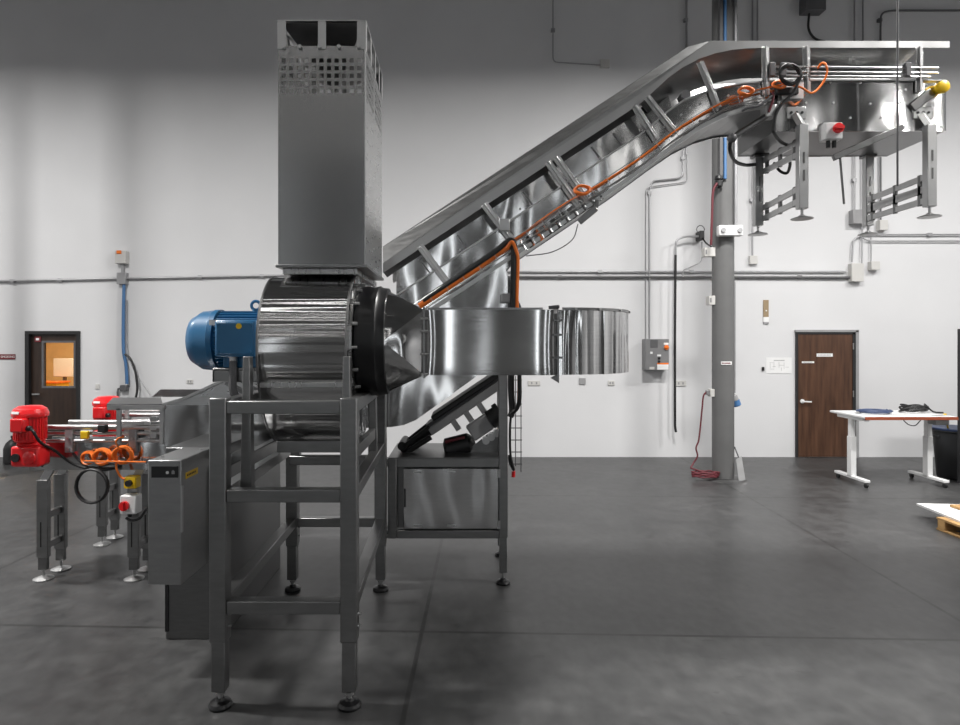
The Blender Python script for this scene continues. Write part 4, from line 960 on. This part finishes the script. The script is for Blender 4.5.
def coil(c, r, turns, mat, rr, seed, sq=1.0):
    rnd = random.Random(seed); P = []
    for i in range(turns*14):
        a = 2*PI*i/14; k_ = r*(1+.12*math.sin(i*.37+seed)); P.append(c+V(k_*math.cos(a), -.006*(i/14)+.006*math.sin(i*1.3), sq*k_*math.sin(a)))
    return MB().tube(cr(P, 3), rr, 6)
for (x, y, r, lab) in ((582,190,.055,'coil of orange cable tied to the tray at mid incline'),(745,91.5,.05,'coil of orange cable tied to the tray at the upper bend'),(779,85,.045,'small coil of orange cable beside the white valve plate')):
    single(coil(at(x,y,ND-.09), r, 3, 'orange', .008, x, .55), 'cable_coil', M['orange'], lab, 'cable coil')
single(MB().tube(cr([at(783,84,ND-.08),at(800,87,ND-.1),at(812,93,ND-.12),at(822,84,ND-.12),at(827,73,ND-.12),at(826,65,ND-.12),at(822,63,ND-.1),at(818,68,ND-.06)]), .008, 8), 'signal_cable', M['orange'], 'loop of orange cable hanging in front of the level end', 'cable')
single(coil(at(789,75,ND-.12), .075, 3, 'black', .009, 3, .9), 'cable_coil', M['black'], 'black cable coil hung above the white valve plate', 'cable coil')
single(MB().tube(cr([at(799,80,ND-.1),at(793,93,ND-.1),at(782,104,ND-.1),at(776,114,ND-.1),at(773.5,128,ND-.1),at(774,133,ND-.08),at(781,142,ND+.1),at(795,148,ND+.2),at(800,149,ND+.3)]), .012, 8), 'power_cable', M['black'], 'black cable looping down from the valve plate below the level end', 'cable')
single(MB().tube(cr([at(772,96,ND-.1),at(760,105,ND-.1),at(748,108,ND-.1),at(742,111,ND-.09)]), .009, 8), 'air_hose', M['darkpipe'], 'dark air hose along the upper bend above the strut', 'hose')
single(MB().tube(cr([at(773,92,ND-.1),at(773,100,ND-.1),at(769,112,ND-.1)]), .009, 8), 'signal_cable', M['redcord'], 'dark red cable dropping to the strut bracket', 'cable')
single(MB().tube(cr([at(731,137,ND-.06),at(730,150,ND),at(735,161,ND+.2),at(745,165,FD-.2),at(755,164.5,FD-.09)]), .014, 8), 'power_cable', M['black'], 'black cable looping from the strut to the rear hanging leg', 'cable')
single(MB().tube(cr([at(774,163,FD-.1),at(780,171,FD-.15),at(787,173,FD-.15),at(790,165,FD-.25),at(789,159,FD-.3)]), .012, 8), 'power_cable', M['black'], 'short black cable loop under the upper leg brace', 'cable')
single(MB().cyl(at(897.5,186,ND-.25), V(at(897.5,0,ND-.25).x, ND-.25, H-.001), .007, 8), 'ceiling_wire', M['darkpipe'], 'thin dark wire hanging from the ceiling before the level end', 'wire')
# wire basket ladder under the cable drop
BD = ND+.02
t = thing('wire_basket_tray', 'vertical wire basket tray hanging beside the conveyor stand leg', 'cable tray', at(515,465,BD))
m = MB()
for x in (510.5,515.5,521): m.tube([at(x,376,BD), at(x,466 if x < 520 else 472,BD)], .004, 6)
build(m, 'upright_wire', M['darkpipe'], t)
m = MB()
for y in range(380,470,12): m.tube([at(509,y,BD), at(522,y,BD)], .004, 6)
build(m, 'rung_wire', M['darkpipe'], t)
single(MB().tube(cr([at(511,414,BD-.05),at(510,430,BD-.05),at(510.5,455,BD-.05),at(514,470,BD-.05),at(510,463,BD-.04),at(509,455,BD-.04)]), .009, 8), 'power_cable', M['black'], 'thin black cable end dangling below the wire basket', 'cable')
single(MB().cyl(at(513.5,471,BD-.05),at(513.3,477,BD-.05),.014,10), 'cable_plug', M['red'], 'small red plug on the dangling cable end', 'plug')

# ------------------------------------------------------------------ cabinet machine at the low end
t = thing('inspection_cabinet', 'floor-standing steel control machine left of the stand with a black display', 'machine', (-1.62, 4.2, 0))
build(MB().box(-1.80,-1.46,3.885,5.15,0,1.03).box(-1.80,-1.46,3.885,4.5,1.10,1.165), 'lower_body', M['dark'], t, .006)
cb = build(MB().box(-1.695,-1.512,3.45,3.884,.495,1.168), 'control_cabinet', M['cab'], t, .006)
dp = build(MB().box(-1.672,-1.53,3.444,3.4505,1.075,1.135), 'display', M['black'], cb)
build(MB().cyl((-1.585,3.444,1.103),(-1.585,3.440,1.103),.008,12), 'button', M['white'], dp)
build(MB().plate([V(-1.562,3.4435,1.095),V(-1.546,3.4435,1.095),V(-1.546,3.4435,1.110),V(-1.554,3.4435,1.117),V(-1.562,3.4435,1.110)], .002), 'button', M['castgrey'], dp)
build(MB().box(-1.5125,-1.510,3.50,3.66,1.055,1.09), 'warning_label', M['yellow'], cb)
m = MB()
for i in range(6): m.box(-1.5102,-1.5096,3.515+.02*i,3.528+.02*i,1.068,1.078)
build(m, 'label_print', M['ink'], cb)
build(MB().box(-1.516,-1.506,3.446,3.462,.78,1.03), 'door_hinge', M['alu'], cb)
build(MB().cyl((-1.66,3.55,1.168),(-1.66,3.55,1.173),.01,10).cyl((-1.55,3.8,1.168),(-1.55,3.8,1.173),.01,10), 'bolt', M['alu'], cb)
build(MB().box(-1.8,-1.78,3.878,3.886,0.05,.48), 'edge_trim', M['black'], t)

# ------------------------------------------------------------------ two narrow belt conveyors at the left
def lane(name_label, y0, x0, x1, legs_x, grp):
    t = thing('belt_conveyor', name_label, 'conveyor', ((x0+x1)/2, y0+.14, 0))
    for y in (y0, y0+.27): build(MB().box(x0,x1,y,y+.012,.838,1.052), 'side_plate', M['sheet'], t, .002)
    build(MB().box(x0+.02,x1-.02,y0+.013,y0+.269,1.01,1.03), 'belt', M['darkpipe'], t, .004)
    for x in (x0+.06, x1-.06): build(MB().cyl((x,y0+.013,.955),(x,y0+.269,.955),.05,20), 'end_roller', M['alu'], t)
    for (y, z, r) in ((y0-.02,1.165,.020),(y0-.015,1.118,.014),(y0-.02,1.062,.012),(y0+.30,1.165,.018),(y0+.30,1.118,.014)):
        build(MB().cyl((x0+.12,y,z),(x1,y,z),r,12), 'guide_rail', M['alu'], t)
    for x in (x0+.32, x0+.80):
        c = build(MB().box(x-.03,x+.03,y0-.035,y0-.001,.975,1.15), 'rail_clamp', M['galv'], t, .004)
        build(MB().cyl((x,y0-.045,1.0),(x,y0-.035,1.0),.012,8).cyl((x,y0-.045,1.08),(x,y0-.035,1.08),.012,8), 'bolt', M['alu'], c)
    hl = MB()
    for u in (.03,.10): hl.cyl((x0+u,y0-.001,.87),(x0+u,y0-.004,.87),.010,10)
    build(hl, 'hole', M['black'], t)
    for lx in legs_x:
        for y in (y0+.03, y0+.24):
            lg = build(MB().box(lx-.043,lx+.043,y-.022,y+.022,.17,.76), 'leg', M['frame'], t, .004)
            build(MB().box(lx-.034,lx+.034,y-.017,y+.017,.075,.172), 'foot_tube', M['dark'], lg, .003)
            build(MB().bar((lx-.005,y,.74),(lx+.07,y,.87),.02,.06,(1,0,0)), 'bracket', M['alu'], lg, .003)
            build(MB().cyl((lx,y,.015),(lx,y,.08),.01,10), 'levelling_stud', M['alu'], lg)
            build(MB().lathe((lx,y,0),(0,0,1),[(0,.07),(.008,.072),(.02,.04),(.03,.015)],24), 'foot_pad', M['alu'], lg)
            sl = build(MB().box(lx-.012,lx-.004,y-.025,y-.022,.25,.44), 'slot', M['black'], lg)
        for z in (.48,.25): build(MB().box(lx-.02,lx+.02,y0+.052,y0+.218,z-.025,z+.025), 'rung', M['frame'], t, .003)
    return t
lane('nearer of the two narrow steel belt conveyors at the left', 4.85, -3.28, -2.24, (-3.19, -2.50), None)
lane('farther narrow steel belt conveyor, behind the first, at the left', 5.68, -3.28, -1.95, (-3.21, -2.3), None)
q = V(-2.83,4.81,1.11); single(MB().box(q.x-.03,q.x+.03,4.79,4.818,q.z-.03,q.z+.03), 'rail_sensor', M['yellow'], 'small yellow sensor on the rail of the nearer belt conveyor', 'sensor', bevel=.008)
single(MB().box(-2.72,-2.66,4.77,4.818,1.13,1.19), 'rail_sensor', M['black'], 'small black sensor on the rail beside the yellow one', 'sensor', bevel=.008)

def gearmotor(x, y, lab):
    t = thing('gearmotor', lab, 'motor', (x, y, .905))
    g = build(MB().box(x-.09,x+.115,y-.085,y+.06,.905,1.055).box(x-.065,x+.09,y-.07,y+.05,1.05,1.085), 'gearbox', M['red'], t, .02)
    build(MB().lathe((x+.05,y-.082,.975),(0,-1,0),[(0,.05),(.012,.045),(.02,.03)],24), 'gear_cover', M['red'], g)
    build(MB().cyl((x-.045,y-.085,.975),(x-.045,y-.10,.975),.030,20), 'shaft_cap', M['black'], g)
    b = build(MB().lathe((x,y,1.075),(0,0,1),[(0,.07),(.01,.098),(.02,.101),(.20,.101),(.205,.09)],32), 'motor_body', M['red'], t)
    f = MB()
    for k in range(32):
        a = 2*PI*k/32; f.bar((x+.102*math.cos(a),y+.102*math.sin(a),1.10),(x+.102*math.cos(a),y+.102*math.sin(a),1.26),.006,.008,(math.cos(a),math.sin(a),0))
    build(f, 'cooling_fin', M['red'], b)
    cw = build(MB().lathe((x,y,1.265),(0,0,1),[(0,.116),(.02,.119),(.03,.116),(.055,.106),(.075,.075),(.08,.02)],32), 'fan_cowl', M['red'], t)
    build(MB().bar((x-.06,y-.109,1.30),(x+.0,y-.122,1.30),.004,.018,(0,.3,1)), 'data_tag', M['white'], cw)
    tb = build(MB().box(x-.045,x+.05,y-.155,y-.06,1.165,1.262), 'terminal_box', M['red'], t, .010)
    build(MB().cyl((x+.05,y-.11,1.19),(x+.075,y-.11,1.19),.018,12), 'cable_gland', M['black'], tb)
    return t
gearmotor(-3.16, 4.685, 'red vertical gearmotor on the near end of the left conveyors')
gearmotor(-3.05, 5.51, 'red gearmotor standing behind, on the farther belt conveyor')
single(MB().tube(cr([(-3.085,4.575,1.19),(-3.06,4.575,1.16),(-3.04,4.62,1.08),(-3.02,4.75,1.0),(-2.93,4.80,.90),(-2.80,4.82,.85),(-2.68,4.82,.845),(-2.6,4.81,.86)]), .010), 'motor_cable', M['black'], 'black cable sagging from the near red gearmotor along the conveyor side', 'cable')
# wire holder with orange coils, black coil, stop button and switch
t = thing('wire_holder', 'thin wire shelf on the near belt conveyor holding the orange coils', 'cable tray', (-2.6,4.79,.9))
z0 = CAMZ+(343-463)/kC-.0
build(MB().tube([at(84,462,4.77),at(146,463,4.77)],.005).tube([at(84,462,4.83),at(146,463,4.83)],.005), 'long_wire', M['galv'], t)
m = MB()
for x in (86,97,108,119,130,141): m.tube([at(x,457,4.77),at(x,462.5,4.77),at(x,462.5,4.845)],.004)
build(m, 'cross_wire', M['galv'], t)
for (x, y, r, n, lab) in ((89,457.5,.045,4,'leftmost and smallest of the three orange cable coils'),(104,456,.058,6,'middle of the three orange cable coils'),(125,454.5,.065,7,'rightmost and largest of the three orange cable coils')):
    single(coil(at(x,y,4.80)+V(0,.0,0), r, n, 'orange', .008, x, .9), 'cable_coil', M['orange'], lab+' on the wire shelf', 'cable coil', 'orange coils on the wire shelf')
single(MB().tube(cr([at(119,449,4.74),at(116,442,4.72),at(119,438,4.72),at(124,437,4.74)]), .007), 'signal_cable', M['orange'], 'orange cable arching up from the largest coil', 'cable')
single(MB().tube(cr([at(84,461,4.75),at(110,461.5,4.75),at(146,462,4.75)]), .006), 'signal_cable', M['orange'], 'straight orange cable lying along the wire shelf', 'cable')
single(MB().tube(cr([at(116,463,4.76),at(117,470,4.76),at(121,477,4.77),at(125,479,4.77)]), .008), 'signal_cable', M['orange'], 'short orange cable dropping to the yellow stop station', 'cable')
P = []
c = at(92,487,4.74)
for i in range(4*20):
    a = 2*PI*i/20; r = .118+.007*math.sin(i*.31); P.append(c+V(r*math.cos(a), .012*math.sin(i*.2)+.0, r*math.sin(a)*1.05))
single(MB().tube(P, .009), 'cable_coil', M['black'], 'large black cable coil hanging below the near belt conveyor', 'cable coil')
a = at(134,470,4.79)
q = at(129.5,483,4.77)
t = thing('stop_station', 'yellow stop button box on the right leg of the near belt conveyor', 'stop button', q)
build(MB().box(q.x-.046,q.x+.046,4.77,4.855,q.z-.045,q.z+.045), 'box', M['yellow'], t, .01)
build(MB().cyl((q.x,4.77,q.z),(q.x,4.745,q.z),.024,16), 'button', M['black'], t)
q = at(127,505.5,4.75)
t = thing('isolator_switch', 'white isolator switch with red knob below the yellow stop button', 'switch', q)
build(MB().box(q.x-.062,q.x+.062,4.76,4.855,q.z-.07,q.z+.07), 'box', M['white'], t, .01)
build(MB().cyl((q.x-.022,4.76,q.z-.005),(q.x-.022,4.74,q.z-.005),.036,20).bar((q.x-.022,4.735,q.z-.035),(q.x-.022,4.735,q.z+.025),.014,.02,(0,1,0)), 'knob', M['red'], t)
build(MB().cyl((q.x-.01,4.81,q.z-.07),(q.x-.01,4.81,q.z-.10),.014,10), 'cable_gland', M['black'], t)
single(MB().tube(cr([at(126,518,4.80),at(132,520.5,4.80),at(140,518,4.82),at(146,510,4.9)]), .010), 'power_cable', M['black'], 'black cable looping from below the white isolator switch', 'cable')
# the black jug on the floor by the wall
q = at(13.5,0,9.6)
t = thing('plastic_jug', 'dark plastic jug standing by the wall at the left edge', 'jug', (q.x, 9.6, .10))
fz = CAMZ-(462-343)/640*9.6
t.location = (q.x, 9.6, 0); ORG[t] = V(q.x, 9.6, 0)
build(MB().lathe((q.x,9.6,0),(0,0,1),[(0,.12),(.01,.13),(.22,.13),(.30,.10),(.35,.05),(.36,.03),(.38,.03)],24), 'body', M['black'], t)
build(MB().cyl((q.x,9.6,.38),(q.x,9.6,.41),.036,16), 'cap', M['black'], t)
build(MB().tube(cr([(q.x+.03,9.55,.34),(q.x+.09,9.52,.36),(q.x+.12,9.52,.30),(q.x+.12,9.52,.24)]), .012), 'handle', M['darkpipe'], t)

# ------------------------------------------------------------------ table at right
t = thing('work_table', 'white rolling work table with red-brown front edge near the brown door', 'table', (5.5, 8.25, 0))
TB0, TB1, TBZ = 4.94, 6.08, .895
top = build(MB().box(TB0,TB1,7.85,8.60,TBZ-.025,TBZ), 'tabletop', M['white'], t, .004)
build(MB().box(TB0,TB1,7.836,7.85,TBZ-.04,TBZ-.001), 'front_edge', M['rust'], top, .003)
for x, h in ((5.02,.55),(6.0,.55)):
    lg = build(MB().box(x-.035,x+.035,8.20,8.29,.08,.60), 'leg', M['white'], t, .004)
    build(MB().box(x-.028,x+.028,8.21,8.28,.60,TBZ-.04), 'inner_column', M['white'], lg, .004)
    build(MB().box(x-.035,x+.035,7.92,8.57,.065,.10), 'foot_bar', M['white'], lg, .006)
    for y in (7.95,8.54):
        cs = build(MB().cyl((x-.012,y,.03),(x+.012,y,.03),.03,18), 'caster', M['black'], lg)
        build(MB().box(x-.02,x+.02,y-.02,y+.02,.05,.066), 'caster_fork', M['greybox'], cs)
    build(MB().box(x-.04,x+.04,7.95,8.5,TBZ-.07,TBZ-.026), 'bracket_arm', M['white'], lg, .004)
build(MB().box(5.06,5.96,8.22,8.27,TBZ-.075,TBZ-.028), 'crossbeam', M['white'], t, .004)
build(MB().box(5.85,6.02,7.90,8.05,TBZ-.11,TBZ-.041), 'control_box', M['castgrey'], t, .01)
build(MB().tube(cr([(5.45,7.9,TBZ-.05),(5.5,7.88,TBZ-.10),(5.58,7.88,TBZ-.11),(5.66,7.9,TBZ-.05)]), .006), 'control_wire', M['black'], t)
rnd = random.Random(4); P = []
for i in range(70):
    a = i*.55; P.append(V(5.28+.19*math.cos(a)*(1+.15*math.sin(i)), 8.2+.13*math.sin(a)*(1+.2*math.cos(i*.7)), TBZ+.014+.0004*i+.008*abs(math.sin(i*1.9))))
single(MB().tube(cr(P,3), .010, 6), 'cable_coil', M['bluetool'], 'flat dark blue cable coil on the left of the white table', 'cable coil')
P = []
for i in range(64):
    a = i*.5; P.append(V(5.86+.15*math.cos(a)*(1+.2*math.sin(i*1.3)), 8.3+.10*math.sin(a), TBZ+.015+.055*(.5+.5*math.sin(i*.83))+.0006*i))
P += [V(6.0,8.15,TBZ+.03), V(6.08,8.08,TBZ+.025)]
single(MB().tube(cr(P,3), .011, 6), 'cable_coil', M['black'], 'tangled black cable heap on the middle of the white table', 'cable coil')
single(MB().box(5.45,5.62,7.98,8.12,TBZ,TBZ+.003), 'paper_sheet', M['ivory'], 'small pale sheet on the white table in front of the blue coil', 'paper')
single(MB().box(5.86,6.02,7.9,8.02,TBZ,TBZ+.004), 'paper_sheet', M['castgrey'], 'grey sheet on the right corner of the white table', 'paper')
# waste bin and dark cupboard
t = thing('waste_bin', 'tall black waste bin behind the right end of the white table', 'bin', (6.62, 8.55, 0))
build(MB().lathe((6.62,8.55,0),(0,0,1),[(0,.22),(.02,.23),(.62,.28),(.63,.30),(.66,.30),(.66,.27),(.05,.22)],36), 'body', M['bin'], t)
build(MB().lathe((6.62,8.55,.645),(0,0,1),[(0,.302),(.02,.31),(.03,.302)],36), 'bag_rim', M['bluetool'], t)
build(MB().box(6.33,6.37,8.5,8.6,.54,.57), 'handle', M['bin'], t, .005)
single(MB().bar((6.42,8.45,.66),(6.27,8.30,.84),.02,.02).bar((6.27,8.30,.84),(6.24,8.27,.88),.035,.03), 'hand_tool', M['yellow'], 'yellow handled tool leaning out of the black bin', 'tool', bevel=.004)
t = thing('storage_cupboard', 'dark upright cupboard cut off by the right edge of the photo', 'cupboard', (6.73, 8.0, 0))
build(MB().box(6.36,7.10,7.92,8.22,0,1.98), 'body', M['bin'], t, .005)
build(MB().box(6.37,6.725,7.905,7.92,.05,1.96), 'door', M['bin'], t, .003)
build(MB().box(6.735,7.09,7.905,7.92,.05,1.96), 'door', M['bin'], t, .003)
build(MB().box(6.69,6.71,7.885,7.905,.9,1.1), 'handle', M['alu'], t)
# pallet and board
t = thing('wood_pallet', 'wooden pallet on the floor at the lower right edge', 'pallet', (5.2, 5.6, 0))
for y in (5.12, 5.62, 6.12): build(MB().box(4.58,5.75,y-.045,y+.045,.018,.10), 'stringer', M['pallet_wood'], t, .004)
for i in range(8):
    x = 4.58+i*.154; build(MB().box(x,x+.10,5.06,6.18,.10,.122), 'deck_board', M['pallet_wood'], t, .003)
for x in (4.58, 5.1, 5.65): build(MB().box(x,x+.10,5.06,6.18,0,.018), 'bottom_board', M['pallet_wood'], t, .003)
t = single(MB().plate([V(4.62,5.72,.123),V(5.9,5.6,.123),V(5.95,6.5,.123),V(4.70,6.62,.123)], .02), 'white_board', M['white'], 'large white board lying across the wooden pallet', 'board', smooth=False)
single(MB().box(4.93,5.3,6.33,6.47,.144,.17), 'wood_block', M['pallet_wood'], 'small brown wood block lying on the white board', 'block', bevel=.004)

# repeats share a group
GROUPS = {'conduit':'conduits on the walls and column','wall_plate':'small plates on the white wall','belt_conveyor':'narrow belt conveyors at the left','gearmotor':'red gearmotors at the left',
          'outlet_box':'small outlet boxes','junction_box':'small junction boxes on the wall','switch_box':'switch boxes on the column','door_sign':'signs on the doors','steel_column':'round steel columns',
          'rail_sensor':'sensors on the near belt conveyor rail','signal_cable':'thin cables on the machines','power_cable':'black cables on the machines','cable_bundle':'thick cables on the inclined conveyor',
          'paper_sheet':'sheets on the white table','air_hose':'hoses','motor_cable':'cables'}
for o in list(COL.objects):
    b = o.name.split('.')[0]
    if o.parent is None and 'label' in o and 'group' not in o:
        if b in GROUPS: o['group'] = GROUPS[b]
        elif b == 'cable_coil': o['group'] = 'cable coils on the white table' if o.location.y > 7 else ('orange coils on the inclined conveyor' if 'orange' in o['label'] else 'black cable coils')
